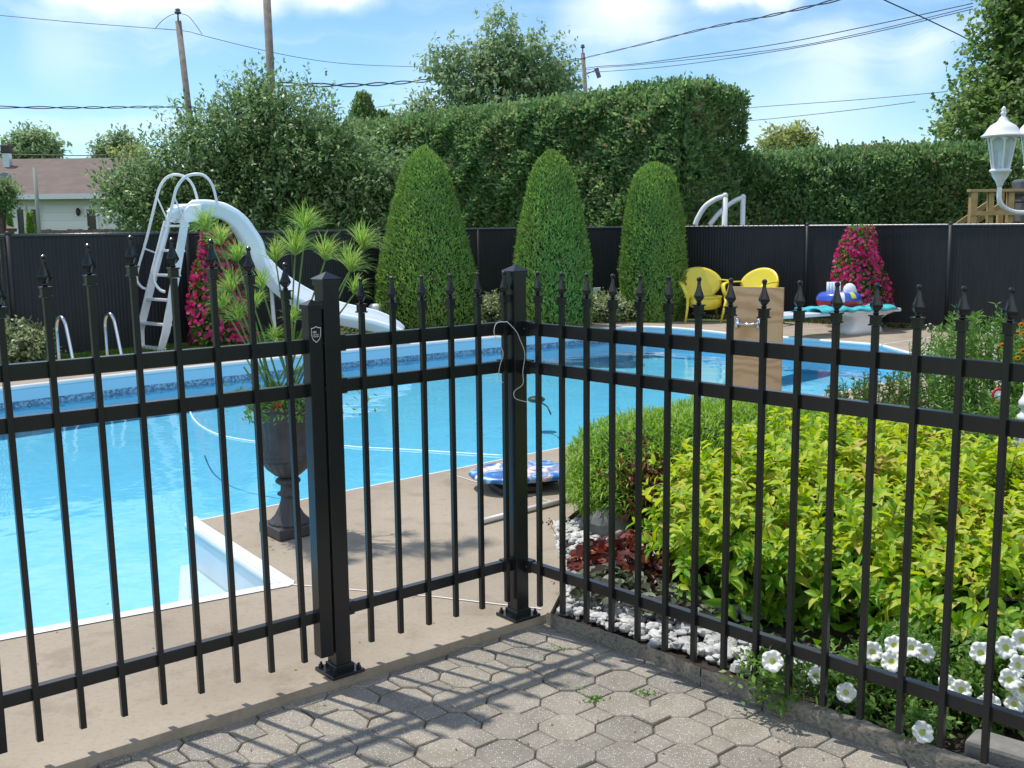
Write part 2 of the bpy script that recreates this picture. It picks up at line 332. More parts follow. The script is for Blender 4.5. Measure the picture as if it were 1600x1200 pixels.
def ballgeo(c, r, n, k, sq):
    vs = []; fs = []
    for i in range(k+1):
        ph = math.pi*i/k
        for j in range(n):
            th = 2*math.pi*j/n; vs.append((c.x+r*sq[0]*math.sin(ph)*math.cos(th), c.y+r*sq[1]*math.sin(ph)*math.sin(th), c.z+r*sq[2]*math.cos(ph)))
    for i in range(k):
        for j in range(n): fs.append((i*n+j, (i+1)*n+j, (i+1)*n+(j+1) % n, i*n+(j+1) % n))
    return vs, fs
def link(name, me, mat, parent=None, smooth=False, bevel=0, label=None):
    o = bpy.data.objects.new(name, me); COL.objects.link(o)
    mats = mat if isinstance(mat, (list, tuple)) else [mat]
    for q in mats: me.materials.append(q)
    if parent:
        o.parent = parent
        p = parent; off = Vector((0, 0, 0))
        while p: off += Vector(p.location); p = p.parent
        if not getattr(link, 'local', False): o.location = -off
    if smooth: me.polygons.foreach_set('use_smooth', [True]*len(me.polygons))
    if smooth == 'auto':
        try: me.set_sharp_from_angle(angle=R(35))
        except Exception: pass
    if bevel:
        b = o.modifiers.new('bevel', 'BEVEL'); b.width = bevel; b.segments = 2; b.limit_method = 'ANGLE'
    if label: o['label'] = label
    return o
# vectorised leaf scatter
TM = {
 'rhomb': ([(0, 0, 0), (.45, .5, .05), (1, 0, -.05), (.45, -.5, .05)], [(0, 1, 2, 3)]),
 'leaf': ([(0, 0, 0), (.3, .42, .10), (.65, .40, .06), (1, 0, -.22), (.65, -.40, .06), (.3, -.42, .10), (.3, 0, 0), (.65, 0, -.06)],
          [(0, 1, 6), (0, 6, 5), (1, 2, 7, 6), (6, 7, 4, 5), (2, 3, 7), (7, 3, 4)]),
 'needle': ([(0, -.5, 0), (0, .5, 0), (.6, .4, -.03), (1, 0, -.15), (.6, -.4, -.03)], [(0, 1, 2, 4), (4, 2, 3)]),
 'frond': ([(0, -.1, 0), (0, .1, 0), (.4, .5, .04), (.55, .15, 0), (.75, .42, 0), (1, .0, -.12), (.78, -.45, 0), (.55, -.15, 0), (.4, -.5, .04)], [(0, 1, 2, 3, 7, 8), (3, 4, 5, 6, 7)]),
 'strand': ([(0, -.5, 0), (0, .5, 0), (.35, .5, .08), (.35, -.5, .08), (.7, .4, .03), (.7, -.4, .03), (1, 0, -.14)], [(0, 1, 2, 3), (3, 2, 4, 5), (5, 4, 6)]),
 'ray': ([(0, -.5, 0), (0, .5, 0), (.4, .5, .10), (.4, -.5, .10), (.75, .45, .06), (.75, -.45, .06), (1, 0, -.10)], [(0, 1, 2, 3), (3, 2, 4, 5), (5, 4, 6)]),
 'disc': ([(0, 0, 0)]+[(.5*math.cos(k*math.pi/5*1)*(1 if k % 2 else .82), .5*math.sin(k*math.pi/5), .08) for k in range(10)], [(0, k+1, (k+1) % 10+1) for k in range(10)]),
}
def nrm(x): return x/np.maximum(np.linalg.norm(x, axis=1, keepdims=True), 1e-9)
def scatter(name, tm, P, D, Nn, Ls, Ws, mat, parent=None, smooth=False, mindex=None):
    P = np.asarray(P, float); n = len(P)
    D = nrm(np.asarray(D, float)); Nn = np.asarray(Nn, float)
    S = nrm(np.cross(D, Nn)+1e-9); Nn = np.cross(S, D)
    Ls = np.broadcast_to(Ls, n).reshape(n, 1, 1); Ws = np.broadcast_to(Ws, n).reshape(n, 1, 1)
    T, Fs = TM[tm]; T = np.array(T); k = len(T)
    vv = P[:, None, :]+D[:, None, :]*T[None, :, 0:1]*Ls+S[:, None, :]*T[None, :, 1:2]*Ws+Nn[:, None, :]*T[None, :, 2:3]*Ls
    vv = vv.reshape(-1, 3)
    li = np.concatenate([np.array(f) for f in Fs]); tot = np.array([len(f) for f in Fs]); nl = len(li)
    loops = (li[None, :]+(np.arange(n)*k)[:, None]).ravel()
    totals = np.tile(tot, n); starts = np.concatenate([[0], np.cumsum(totals)[:-1]])
    me = bpy.data.meshes.new(name)
    me.vertices.add(len(vv)); me.vertices.foreach_set('co', vv.astype(np.float32).ravel())
    me.loops.add(len(loops)); me.loops.foreach_set('vertex_index', loops.astype(np.int32))
    me.polygons.add(len(totals)); me.polygons.foreach_set('loop_start', starts.astype(np.int32)); me.polygons.foreach_set('loop_total', totals.astype(np.int32))
    if mindex is not None: me.polygons.foreach_set('material_index', np.repeat(np.asarray(mindex), len(tot)).astype(np.int32))
    me.update(calc_edges=True); me.validate()
    return link(name, me, mat, parent, smooth)
def rv(n): return nrm(rng.normal(size=(n, 3)))
def smoothpath(pts, k=6):
    pts = [Vector(p) for p in pts]; out = []
    for i in range(len(pts)-1):
        p0 = pts[max(i-1, 0)]; p1 = pts[i]; p2 = pts[i+1]; p3 = pts[min(i+2, len(pts)-1)]
        for j in range(k):
            t = j/k
            out.append(.5*((2*p1)+(-p0+p2)*t+(2*p0-5*p1+4*p2-p3)*t*t+(-p0+3*p1-3*p2+p3)*t**3))
    out.append(pts[-1]); return out
def polymesh(name, polys, z, mat, parent=None):
    """flat sheet with holes: polys[0] outer, rest holes"""
    tri = tessellate_polygon([[Vector((p[0], p[1], 0)) for p in q] for q in polys])
    vs = [(p[0], p[1], z) for q in polys for p in q]
    me = bpy.data.meshes.new(name); me.from_pydata(vs, [], [tuple(t) for t in tri]); me.update()
    import bmesh
    b = bmesh.new(); b.from_mesh(me); bmesh.ops.recalc_face_normals(b, faces=b.faces)
    if b.faces and sum(f.normal.z for f in b.faces) < 0: bmesh.ops.reverse_faces(b, faces=b.faces)
    b.to_mesh(me); b.free()
    return link(name, me, mat, parent)

# ---------------- crowns ----------------
def blobpts(blobs, n, shell=.55):
    """points spread through ellipsoid blobs; denser to the outside. blobs: (x,y,z,rx,ry,rz)"""
    B = np.array(blobs, float); wgt = (B[:, 3]*B[:, 4]+B[:, 4]*B[:, 5]+B[:, 3]*B[:, 5]); wgt /= wgt.sum()
    idx = rng.choice(len(B), n, p=wgt); u = rv(n); r = shell+(1-shell)*rng.random(n)**.7
    P = B[idx, :3]+u*r[:, None]*B[idx, 3:6]
    return P, nrm(u/B[idx, 3:6]), idx, r
def crown(name, blobs, ntwig, lpt, tl, LL, LW, mat, parent, tm='rhomb', shell=.55, droop=0., up=.3):
    P, O, _, _ = blobpts(blobs, ntwig, shell)
    D = nrm(O+rv(ntwig)*.8+np.array([0, 0, up])); ln = tl*(.5+rng.random(ntwig))
    t = rng.random((ntwig, lpt)); base = P[:, None, :]+D[:, None, :]*(t*ln[:, None])[:, :, None]+rng.normal(size=(ntwig, lpt, 3))*LL*.35
    n = ntwig*lpt; Dl = nrm(np.repeat(D, lpt, 0)*.6+rv(n)+np.array([0, 0, -droop])); Nl = rv(n)*.7+np.array([0, 0, 1.])+np.repeat(O, lpt, 0)*.5
    sc_ = .65+.7*rng.random(n)
    return scatter(name, tm, base.reshape(-1, 3), Dl, Nl, LL*sc_, LW*sc_, mat, parent)
def core(name, blobs, k, mat, parent):  # solid balls added inside the foliage to keep it dark and block light
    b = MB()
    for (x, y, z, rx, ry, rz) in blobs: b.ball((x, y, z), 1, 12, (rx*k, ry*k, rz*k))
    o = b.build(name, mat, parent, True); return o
def trunk(parent, base, top, r, limbs=(), mat=None):
    b = MB(); base = Vector(base); top = Vector(top)
    mid = (base+top)/2+V(random.uniform(-.1, .1), random.uniform(-.1, .1), 0)
    pts = smoothpath([base, mid, top], 5); k = len(pts)
    b.tube(pts, [r*(1.25 if i == 0 else 1-.6*i/k) for i in range(k)], 9)
    for q in limbs:
        q = Vector(q); s_ = base.lerp(top, random.uniform(.35, .85))
        ps = smoothpath([s_, s_.lerp(q, .5)+V(0, 0, .15*(q-s_).length), q], 4)
        b.tube(ps, [r*.5*(1-.8*i/len(ps)) for i in range(len(ps))], 6)
    return b.build('trunk', mat or M['bark'], parent, True)

# ================= setting =================
def xy(v): return (v.x, v.y)
Cst = V(-.945, 4.20, 0); Dst = V(-1.60, 5.14, 0); A0 = g(0, 994); A0 = A0 + (A0-Cst).normalized()*1.1
nd = V(.7455, .6665, 0)
near = []
kc = V(4.93, 10.95, 0); e_dir = V(-.6, .8, 0)
for i in range(7):
    t_ = i/6; p0 = kc-nd*.9; p2 = kc+e_dir*.9
    near.append(p0*(1-t_)**2+kc*2*t_*(1-t_)+p2*t_**2)
far = [g(*q) for q in [(1375, 537), (1220, 525), (1135, 519), (1080, 513), (1040, 510), (1010, 509), (985, 509.5), (955, 511), (925, 513), (840, 520), (750, 527), (665, 534.5), (535, 547), (342, 567.5), (220, 580), (0, 605)]]
fl = far[-1]-V(.661, .75, 0)*3.9
nl = V(-3.85, 3.08, 0)
ns = V(-3.2, 3.66, 0)
POOL = [xy(p) for p in ([nl, ns, A0, Cst, Dst]+near+far+[fl])]
pc = V(-.2, 8.5, 0)
def offs(k): return [(p[0]+(Vector((p[0], p[1], 0))-pc).normalized().x*k, p[1]+(Vector((p[0], p[1], 0))-pc).normalized().y*k) for p in POOL]
# lawn reaching the horizon
hole = [(nl.x-.25, nl.y-.1), (ns.x-.25, ns.y-.25), (A0.x-.25, A0.y-.15), (Cst.x+.12, Cst.y-.14), (Dst.x+.2, Dst.y+.02)]+offs(.12)[5:]
lawn = polymesh('lawn_ground', [[(-600, -300), (600, -300), (600, 900), (-600, 900)], hole], -.075, M['lawn']); tag(lawn, kind='structure')
# concrete deck slab
f0 = V(-1.233, 2.717, 0); f1 = V(.13, 3.835, 0); fd = (f0-f1).normalized()
front = f1+fd*8
DECK = [xy(front)]
# slightly worn front edge
for i in range(60):
    p = front.lerp(f1, (i+1)/60); DECK.append((p.x+random.uniform(-.004, .004), p.y+random.uniform(-.004, .004)))
DECK += [(.19, 4.1), (.21, 5.0), (.5, 5.75), (1.2, 6.35), (2.2, 7.1), (3.35, 8.35), (4.6, 9.5), (6.0, 10.6), (8.6, 11.6), (7.2, 12.75), (5.6, 14.0), (4.25, 15.35), (2.3, 16.1), (1.15, 15.9), (-.4, 15.0), (-2.0, 14.3), (-5.5, 10.7), (-8.6, 7.6), (-9.6, 4)]
dk = polymesh('concrete_deck', [DECK, POOL], 0, M['deck']); tag(dk, kind='structure')
mb = MB(); n = len(DECK)
mb.add([(p[0], p[1], 0) for p in DECK]+[(p[0], p[1], -.16) for p in DECK], [(i, (i+1) % n, n+(i+1) % n, n+i) for i in range(n)])
o = mb.build('deck_edge', M['deck']); tag(o, kind='structure')
# control joints: thin pale sealant lines
mb = MB()
for pts in ([(444, 913), (550, 922), (680, 933), (780, 945), (846, 952)], [(702, 741), (720, 746), (745, 754), (795, 766), (865, 785)], [(1222, 517), (1290, 512)], [(1372, 539), (1450, 528), (1475, 524)]):
    P = [g(*q) for q in pts]
    for i in range(len(P)-1): 
        d = (P[i+1]-P[i]).normalized(); s_ = V(-d.y, d.x, 0)*(.0045 if P[i].y < 8 else .012)
        mb.add([P[i]-s_+V(0, 0, .003), P[i+1]-s_+V(0, 0, .003), P[i+1]+s_+V(0, 0, .003), P[i]+s_+V(0, 0, .003)], [(0, 1, 2, 3)])
M['joint'] = simple('joint_sealant', (.7, .66, .6), .8)
tag(mb.build('deck_joints', M['joint']), kind='structure')

# pool shell
pool = empty('swimming_pool', (0, 0, 0)); pool['kind'] = 'structure'
def band(z0, z1, o0=0, o1=0):
    b_ = MB(); A = offs(o0) if o0 else POOL; B_ = offs(o1) if o1 else POOL; k = len(A)
    b_.add([(p[0], p[1], z0) for p in A]+[(p[0], p[1], z1) for p in B_], [(i, (i+1) % k, k+(i+1) % k, k+i) for i in range(k)]); return b_
WZ = -.20
band(-.045, -.15).build('liner_border', M['linertop'], pool)
band(-.15, -.225).build('mosaic_band', M['mosaic'], pool)
band(-.225, -.44).build('pool_wall', M['liner'], pool)
# floor: shallow shelf then a deep hopper toward the boards
b_ = MB(); k = len(POOL); P0 = [V(p[0], p[1], -.44) for p in POOL]
hc = V(1.4, 10.6, 0); P1 = [hc+(V(p.x, p.y, 0)-hc)*.45 for p in P0]
for p in P1: p.z = -.62
b_.add(P0+P1, [(i, (i+1) % k, k+(i+1) % k, k+i) for i in range(k)]+[tuple(range(k, 2*k))])
b_.build('pool_floor', M['liner'], pool)
polymesh('shelf_floor', [offs(.3)], -.83, M['liner'], pool)
# coping: rolled white lip
b_ = MB(); path = [V(p[0], p[1], -.022) for p in POOL]
b_.tube([p+(V(p.x, p.y, 0)-pc).normalized()*.008 for p in path], .024, 8, closed=True)
b_.build('coping', M['white'], pool, True)
# step unit flange and treads (white fibreglass)
b_ = MB()
ud = (A0-Cst).normalized(); wdv = V(-.55, .83, 0)
for (p, q, wv_) in ((A0, Cst, V(.59, -.81, 0)), (Cst, Dst, V(.80, .60, 0))):
    p = p-wv_*.006; q = q-wv_*.006
    b_.add([p+V(0, 0, .004), q+V(0, 0, .004), q+wv_*.06+V(0, 0, .004), p+wv_*.06+V(0, 0, .004), p+V(0, 0, -.5), q+V(0, 0, -.5)], [(0, 1, 2, 3), (0, 1, 5, 4)])
cc = [Cst, Cst+V(.59, -.81, 0)*.06, Cst+V(.79, -.2, 0)*.07, Cst+V(.80, .60, 0)*.06]
b_.add([p+V(0, 0, .004) for p in cc], [(0, 1, 2, 3)])
dd = V(-.745, -.6665, 0)
ee = [Dst, Dst+V(.80, .60, 0)*.06, Dst+V(.80, .6, 0)*.06+V(-.3, .5, 0)*.12, Dst+V(-.2, .3, 0)*.12]
b_.add([p+V(0, 0, .004) for p in ee], [(0, 1, 2, 3)])
b_.build('step_flange', M['white'], pool)
b_ = MB(); wn_ = V(-.80, -.60, 0)*.20; q_ = [Cst, Cst+ud*.44, Dst+ud*.05, Dst]; b_.prism([(p.x, p.y) for p in q_], -.5, -.212); b_.build('step_bench', M['white'], pool, bevel=.01)
wt = polymesh('water', [offs(.0)], WZ, M['water']); tag(wt, kind='structure')

# paver patio: octagons and squares with bevelled rims
GA = -.0709; GS = .1686; PZ = -.03
gz = 1.46/1.27531
gx0, gy0 = .13207*gz, 2.60136*gz
u_ = V(math.cos(GA), math.sin(GA), 0); w_ = V(-math.sin(GA), math.cos(GA), 0)
mb = MB()
def paver(cx, cy, rads, n, rot):
    z = PZ+random.gauss(0, .0018); tx, ty = random.gauss(0, .008), random.gauss(0, .008); v = []
    jx, jy = random.gauss(0, .0008), random.gauss(0, .0008)
    for (k_, dz) in ((1, -.018), (1, -.006), (.975, -.0018), (.945, 0)):
        for (x, y) in rads: v.append((x*k_, y*k_, dz))
    vs = []
    for x, y, z_ in v:
        p = V(cx, cy, 0)+u_*(x+jx)+w_*(y+jy); vs.append((p.x, p.y, z+z_+tx*x+ty*y))
    m_ = len(rads); fs = []
    for r_ in range(3):
        for i in range(m_): fs.append((r_*m_+i, r_*m_+(i+1) % m_, (r_+1)*m_+(i+1) % m_, (r_+1)*m_+i))
    fs.append(tuple(range(3*m_, 4*m_))); mb.add(vs, fs)
gp = .0016; H = GS/2-gp; cut = GS*.355
octo = [(-H, -H+cut), (-H+cut, -H), (H-cut, -H), (H, -H+cut), (H, H-cut), (H-cut, H), (-H+cut, H), (-H, H-cut)]
sq_ = cut-gp*1.3
dia = [(sq_, 0), (0, sq_), (-sq_, 0), (0, -sq_)]
for i in range(-16, 13):
    for j in range(-12, 9):
        c = V(gx0, gy0, 0)+u_*(GS*i)+w_*(GS*j)
        fd2 = (c-V(.13, 3.835, 0))
        if fd2.dot(V(-.635, .772, 0)) > .12: continue
        if c.x > .1 and (c-V(.11, 3.84, 0)).dot(V(.70, .714, 0)) > .16: continue
        paver(c.x, c.y, octo, 8, 0)
        c2 = c+u_*(GS/2)+w_*(GS/2); paver(c2.x, c2.y, dia, 4, 0)
tag(mb.build('paver_patio', M['paver']), kind='structure')
mb = MB(); mb.add([(-5.5, -1.5, PZ-.010), (4, -1.5, PZ-.010), (4, 1.2, PZ-.010), (1.6, 2.6, PZ-.010), (.2, 4.0, PZ-.010), (-1.35, 2.75, PZ-.010), (-5.5, -.65, PZ-.010)], [(0, 1, 2, 3, 4, 5, 6)])
tag(mb.build('patio_bed', M['sand']), kind='structure')
# moss and weeds in the joints
P = []
for (px, py, n_) in ((930, 1090, 60), (900, 1075, 25), (1010, 1085, 40), (1000, 1078, 20), (820, 990, 40), (870, 1010, 18), (920, 1096, 40), (880, 1015, 15), (1560, 1120, 10), (940, 985, 25)):
    c = g(px, py, PZ); P.append(np.array(c)[None]+rng.normal(size=(n_, 3))*[.018, .006, .0])
P = np.concatenate(P); P[:, 2] = PZ-.004
tag(scatter('moss', 'rhomb', P, rv(len(P))*[1, 1, .5]+[0, 0, .7], rv(len(P)), .012, .006, GREEN['weed']), kind='stuff')

# raised garden bed
BED = [(.13, 3.85), (.19, 4.1), (.215, 5.0), (.5, 5.75), (1.2, 6.35), (2.2, 7.1), (3.35, 8.35), (4.6, 9.5), (6.0, 10.6), (9, 11.2), (10, 6), (4.0, -.5), (1.45, 2.4)]
curbo = [g(*q, PZ) for q in [(852, 973), (930, 1004), (1010, 1032), (1095, 1065), (1190, 1103), (1350, 1162), (1407, 1182)]]
curbi = [g(*q, .012) for q in [(868, 968), (975, 1000), (1025, 1020), (1095, 1050), (1197, 1080), (1340, 1125), (1407, 1152)]]
dl = (curbo[-1]-curbo[-3]).normalized(); co = V(-dl.y, dl.x, 0)
curbo.append(curbo[-1]+dl*1.6); curbi.append(curbo[-1]+co*.075)
bed = polymesh('garden_soil', [BED], -.02, M['soil']); tag(bed, kind='structure')
mb = MB()
BED2 = [xy(p) for p in curbi]+[(3.2, .9), (10, 6), (9, 11.2), (6.0, 10.6), (4.6, 9.5), (3.35, 8.35), (2.2, 7.1), (1.2, 6.35), (.5, 5.75), (.215, 5.0), (.19, 4.1)]
# garden edging timbers
def timber(i0, i1, lab):
    b_ = MB(); O = []; I = []
    for i in range(i0, i1):
        for k_ in range(6):
            O.append(curbo[i].lerp(curbo[i+1], k_/6)); I.append(curbi[i].lerp(curbi[i+1], k_/6))
    O.append(curbo[i1]); I.append(curbi[i1])
    O[-1] = O[-1].lerp(O[-2], .1); I[-1] = I[-1].lerp(I[-2], .1)
    vs = []; n_ = len(O)
    for p, q in zip(O, I):
        j = V(random.uniform(-.002, .002), random.uniform(-.002, .002), 0)
        r_ = random.uniform(-.002, .002)
        vs += [V(p.x, p.y, -.07), V(p.x, p.y, -.004+r_)+j, p.lerp(q, .22)*1+j, p.lerp(q, .8)+j, V(q.x, q.y, .012+r_)+j, V(q.x, q.y, -.07)]
        vs[-4].z = .014+r_; vs[-3].z = .024+r_
    fs = []
    for i in range(n_-1):
        for k_ in range(5): fs.append((i*6+k_, (i+1)*6+k_, (i+1)*6+k_+1, i*6+k_+1))
    fs += [tuple(range(6))[::-1], tuple(range((n_-1)*6, n_*6))]
    b_.add(vs, fs); o = b_.build('edging_timber', M['curb'], None, 'auto'); tag(o, lab, 'garden edging', 'timbers edging the flower bed')
timber(0, 3, 'weathered grey edging timber running from the corner fence post past the white pebbles')
timber(3, 7, 'weathered grey edging timber beside the white petunias at lower right')

# ================= foreground fence =================
c0 = V(.01426, 3.81067, 0); a1, a2 = -.81641, .6917
tR = V(math.cos(a1), math.sin(a1), 0); tL = V(math.cos(a2), math.sin(a2), 0)
nR = V(math.sin(a1), -math.cos(a1), 0); nL = V(math.sin(a2), -math.cos(a2), 0)   # toward the viewer
Zu = V(0, 0, 1)
def finial(parent, base, t, n):
    ax = (t, n, Zu)
    b_ = MB()
    b_.box(base+V(0, 0, .015), (.023, .023, .022), ax); b_.box(base+V(0, 0, .0035), (.029, .029, .004), ax); b_.box(base+V(0, 0, .0275), (.029, .029, .004), ax)
    prof = [(.005, .029), (.0075, .031), (.0085, .034), (.006, .037), (.0145, .045), (.0195, .052), (.017, .060), (.0115, .072), (.0075, .084), (.0055, .094), (.005, .098), (.0068, .101), (.0078, .105), (.0068, .109), (.003, .112)]
    def star(j, z): return 1 if (z < .038 or z > .09) else (1 if j % 2 == 0 else .52)
    b_.lathe(prof, base, 8, star, ax)
    b_.build('finial', M['blackfin'], parent, 'auto')
def picket(parent, base, top, t, n, ztop):
    b_ = MB(); P0 = V(base.x, base.y, base.z); P1 = V(top.x, top.y, ztop-.112)
    d = (P1-P0); b_.box((P0+P1)/2, (.0165, .0165, d.length), (t, n, d.normalized()))
    o = b_.build('picket', M['black'], parent, bevel=.0012)
    finial(o, P1, t, n)
    return o
def rail(parent, p, q, z, h, n, name='rail'):
    b_ = MB(); P0 = V(p.x, p.y, z)-n*.017; P1 = V(q.x, q.y, z)-n*.017
    d = (P1-P0).normalized(); b_.box((P0+P1)/2, ((P1-P0).length, .026, h), (d, n, Zu))
    return b_.build(name, M['black'], parent, bevel=.0015)
RZ = ((1.067, .044), (.931, .041), (.199, .037))
def bracket(parent, p, t, n, z, h):
    b_ = MB(); P = V(p.x, p.y, z)-n*.017; b_.box(P, (.034, .031, h+.008), (t, n, Zu))
    b_.lathe([(.006, 0), (.006, .003), (.0035, .006)], P+n*.0155, 8, None, (t, Zu, n))
    b_.build('rail_bracket', M['black'], parent, bevel=.001)
def post(p, t, n, w_, ztop, lab, plate=True):
    e = empty('fence_post', p, lab, 'fence post', 'square black fence posts'); ax = (t, n, Zu)
    b_ = MB(); b_.box(p+V(0, 0, (ztop-.03)/2+.005), (w_, w_, ztop-.03-.01), ax); b_.build('shaft', M['black'], e, bevel=.002)
    b_ = MB(); h = w_/2+.004; q = p+V(0, 0, ztop-.036)
    vs = [q+t*(i*h)+n*(j*h) for i, j in ((-1, -1), (1, -1), (1, 1), (-1, 1))]+[q+V(0, 0, .018)+t*(i*h)+n*(j*h) for i, j in ((-1, -1), (1, -1), (1, 1), (-1, 1))]
    vs += [q+V(0, 0, .021)+t*(i*h*1.1)+n*(j*h*1.1) for i, j in ((-1, -1), (1, -1), (1, 1), (-1, 1))]+[q+V(0, 0, .042)]
    b_.add(vs, [(0, 3, 2, 1)]+[(i, (i+1) % 4, 4+(i+1) % 4, 4+i) for i in range(4)]+[(4+i, 4+(i+1) % 4, 8+(i+1) % 4, 8+i) for i in range(4)]+[(8+i, 8+(i+1) % 4, 12) for i in range(4)])
    b_.build('post_cap', M['black'], e)
    if plate:
        b_ = MB(); b_.box(p+V(0, 0, .0065), (.118, .118, .011), ax); b_.box(p+V(0, 0, .022), (w_+.012, w_+.012, .022), ax); pl = b_.build('base_plate', M['blackfin'], e, bevel=.002)
        for i in (-1, 1):
            for j in (-1, 1):
                b_ = MB(); q = p+t*(.044*i)+n*(.044*j); b_.lathe([(.009, .012), (.009, .021), (.005, .0215), (.005, .03), (.002, .031)], q, 6, None, ax); b_.build('anchor_bolt', M['blackfin'], pl)
    return e
post(c0, tL, nL, .056, 1.285, 'black square post at the fence corner with a white string looped on it')
post(c0-tL*.757, tL, nL, .056, 1.287, 'tall black square post the gate latches to, beside the round-shouldered gate stile')
post(c0-tL*1.90, tL, nL, .056, 1.287, 'black square hinge post at the far left end of the gate')
post(c0+tR*2.47, tR, nR, .056, 1.285, 'black square post at the right end of the long fence run')
# left short panel
pl = empty('picket_fence', c0-tL*.4, 'short black picket panel between the latch post and the corner post', 'fence', 'black picket fence runs')
for z, h in RZ:
    rail(pl, c0-tL*.733, c0-tL*.026, z+.002, h, nL); bracket(pl, c0-tL*.71, tL, nL, z+.002, h); bracket(pl, c0-tL*.045, tL, nL, z+.002, h)
for i in range(6):
    s_ = .05123+.11654*i; b = c0-tL*s_; b.z = .068; picket(pl, b, c0-tL*s_, tL, nL, 1.270)
# right panel
pr_ = empty('picket_fence', c0+tR*1.2, 'long black picket panel in front of the shrubs, running right from the corner', 'fence', 'black picket fence runs')
for z, h in RZ:
    rail(pr_, c0+tR*.026, c0+tR*2.45, z, h, nR); bracket(pr_, c0+tR*.045, tR, nR, z, h)
for i in range(21):
    s_ = .1146+.1143*i; b = c0+tR*s_; b.z = .067; picket(pr_, b, c0+tR*s_, tR, nR, 1.270)
# gate
gt_ = empty('gate', c0-tL*1.86, 'black picket gate with arched row of finials and a shield badge on its stile', 'gate')
tops = [1.325, 1.375, 1.398, 1.404, 1.412, 1.392, 1.366, 1.32]
for z, h in RZ: rail(gt_, c0-tL*1.80, c0-tL*.83, z-.001, h, nL)
for i in range(8):
    sb = .883+.1146*i; st_ = .897+.1148*i; b = c0-tL*sb; b.z = .065; picket(gt_, b, c0-tL*st_, tL, nL, tops[i])
for s_, zt_ in ((.8125, 1.205), (1.795, 1.205)):
    p = c0-tL*s_; b_ = MB(); b_.box(V(p.x, p.y, .07+(zt_-.02-.07)/2), (.046, .046, zt_-.02-.07), (tL, nL, Zu)); so_ = b_.build('stile', M['black'], gt_, bevel=.002)
    b_ = MB(); h = .027; q = V(p.x, p.y, zt_-.024)
    vs = [q+V(0, 0, dz)+tL*(i*h)+nL*(j*h) for dz in (0, .014) for i, j in ((-1, -1), (1, -1), (1, 1), (-1, 1))]+[q+V(0, 0, .03)]
    b_.add(vs, [(0, 3, 2, 1)]+[(i, (i+1) % 4, 4+(i+1) % 4, 4+i) for i in range(4)]+[(4+i, 4+(i+1) % 4, 8) for i in range(4)]); b_.build('stile_cap', M['black'], so_)
# latch keeper on stile
b_ = MB()
for z in (1.075, .935): b_.box(c0-tL*.786+V(0, 0, z), (.012, .05, .006), (tL, nL, Zu))
b_.build('latch_plate', M['blackfin'], gt_)
# shield badge with tiny lines of lettering
sp = c0-tL*.8125+nL*.0235+V(0, 0, 1.105); ax = (tL, Zu, nL)
def sh(k): return [(0, .025*k), (.008*k, .021*k), (.017*k, .020*k), (.0165*k, -.002*k), (.012*k, -.016*k), (0, -.026*k), (-.012*k, -.016*k), (-.0165*k, -.002*k), (-.017*k, .020*k), (-.008*k, .021*k)]
b_ = MB(); A = [sp+tL*x+Zu*z+nL*.0006 for x, z in sh(1)]; B_ = [sp+tL*x+Zu*z+nL*.0006 for x, z in sh(.9)]; b_.add(A+B_, [(i, (i+1) % 10, 10+(i+1) % 10, 10+i) for i in range(10)])
M['badge'] = simple('badge_white', (.7, .7, .7), .4)
def strokes(b_, x0, y0, hgt, pat):
    x = x0
    for ch in pat:
        for (xa, ya, xb, yb) in ch:
            p = sp+tL*(x+xa*hgt*.6)+Zu*(y0+ya*hgt)+nL*.0008; q = sp+tL*(x+xb*hgt*.6)+Zu*(y0+yb*hgt)+nL*.0008
            d = (q-p).normalized(); s_ = d.cross(nL).normalized()*hgt*.09; b_.add([p-s_, q-s_, q+s_, p+s_], [(0, 1, 2, 3)])
        x += hgt*.8
Hh = [(0, 0, 0, 1), (1, 0, 1, 1), (0, .5, 1, .5)]; Bb = [(0, 0, 0, 1), (0, 1, 1, 1), (0, .5, 1, .5), (0, 0, 1, 0), (1, 0, 1, 1)]; Ii = [(.5, 0, .5, 1)]
strokes(b_, -.011, .004, .006, [Hh, Bb, Ii]); 
for y0, n_ in ((-.003, 9), (-.0085, 8)):
    strokes(b_, -.0125 if n_ == 9 else -.011, y0, .0032, [Hh, Ii, Bb, Hh, Ii, Hh, Bb, Ii, Hh][:n_])
b_.build('shield_badge', M['badge'], gt_)
# white string hanging on the corner post
dpl = 3.755
pts = [a(790, 503, 3.74), a(776, 505, 3.73), a(772, 520, 3.72), a(779, 536, 3.72), a(786, 552, 3.72), a(781, 572, 3.72), a(779, 590, 3.73), a(786, 598, 3.74)]
pts2 = [a(790, 503, 3.74), a(793, 503.5, 3.74), a(806, 517, 3.74), a(813, 532, 3.74), a(820, 553, 3.74), a(817, 580, 3.745), a(817, 600, 3.745), a(805, 610, 3.74), a(803, 618, 3.74), a(808, 624, 3.745), a(829, 629.5, 3.75)]
b_ = MB(); b_.tube(smoothpath(pts[::-1]+pts2[1:], 6), .0011, 6); o = b_.build('string', M['string'], None, True); tag(o, 'thin white string looped loosely over the corner fence post', 'string')

# ================= pool side objects =================
def arcpts(c, u, v, r1, r2, t0, t1, n): return [c+u*(r1*math.cos(t0+(t1-t0)*i/n))+v*(r2*math.sin(t0+(t1-t0)*i/n)) for i in range(n+1)]
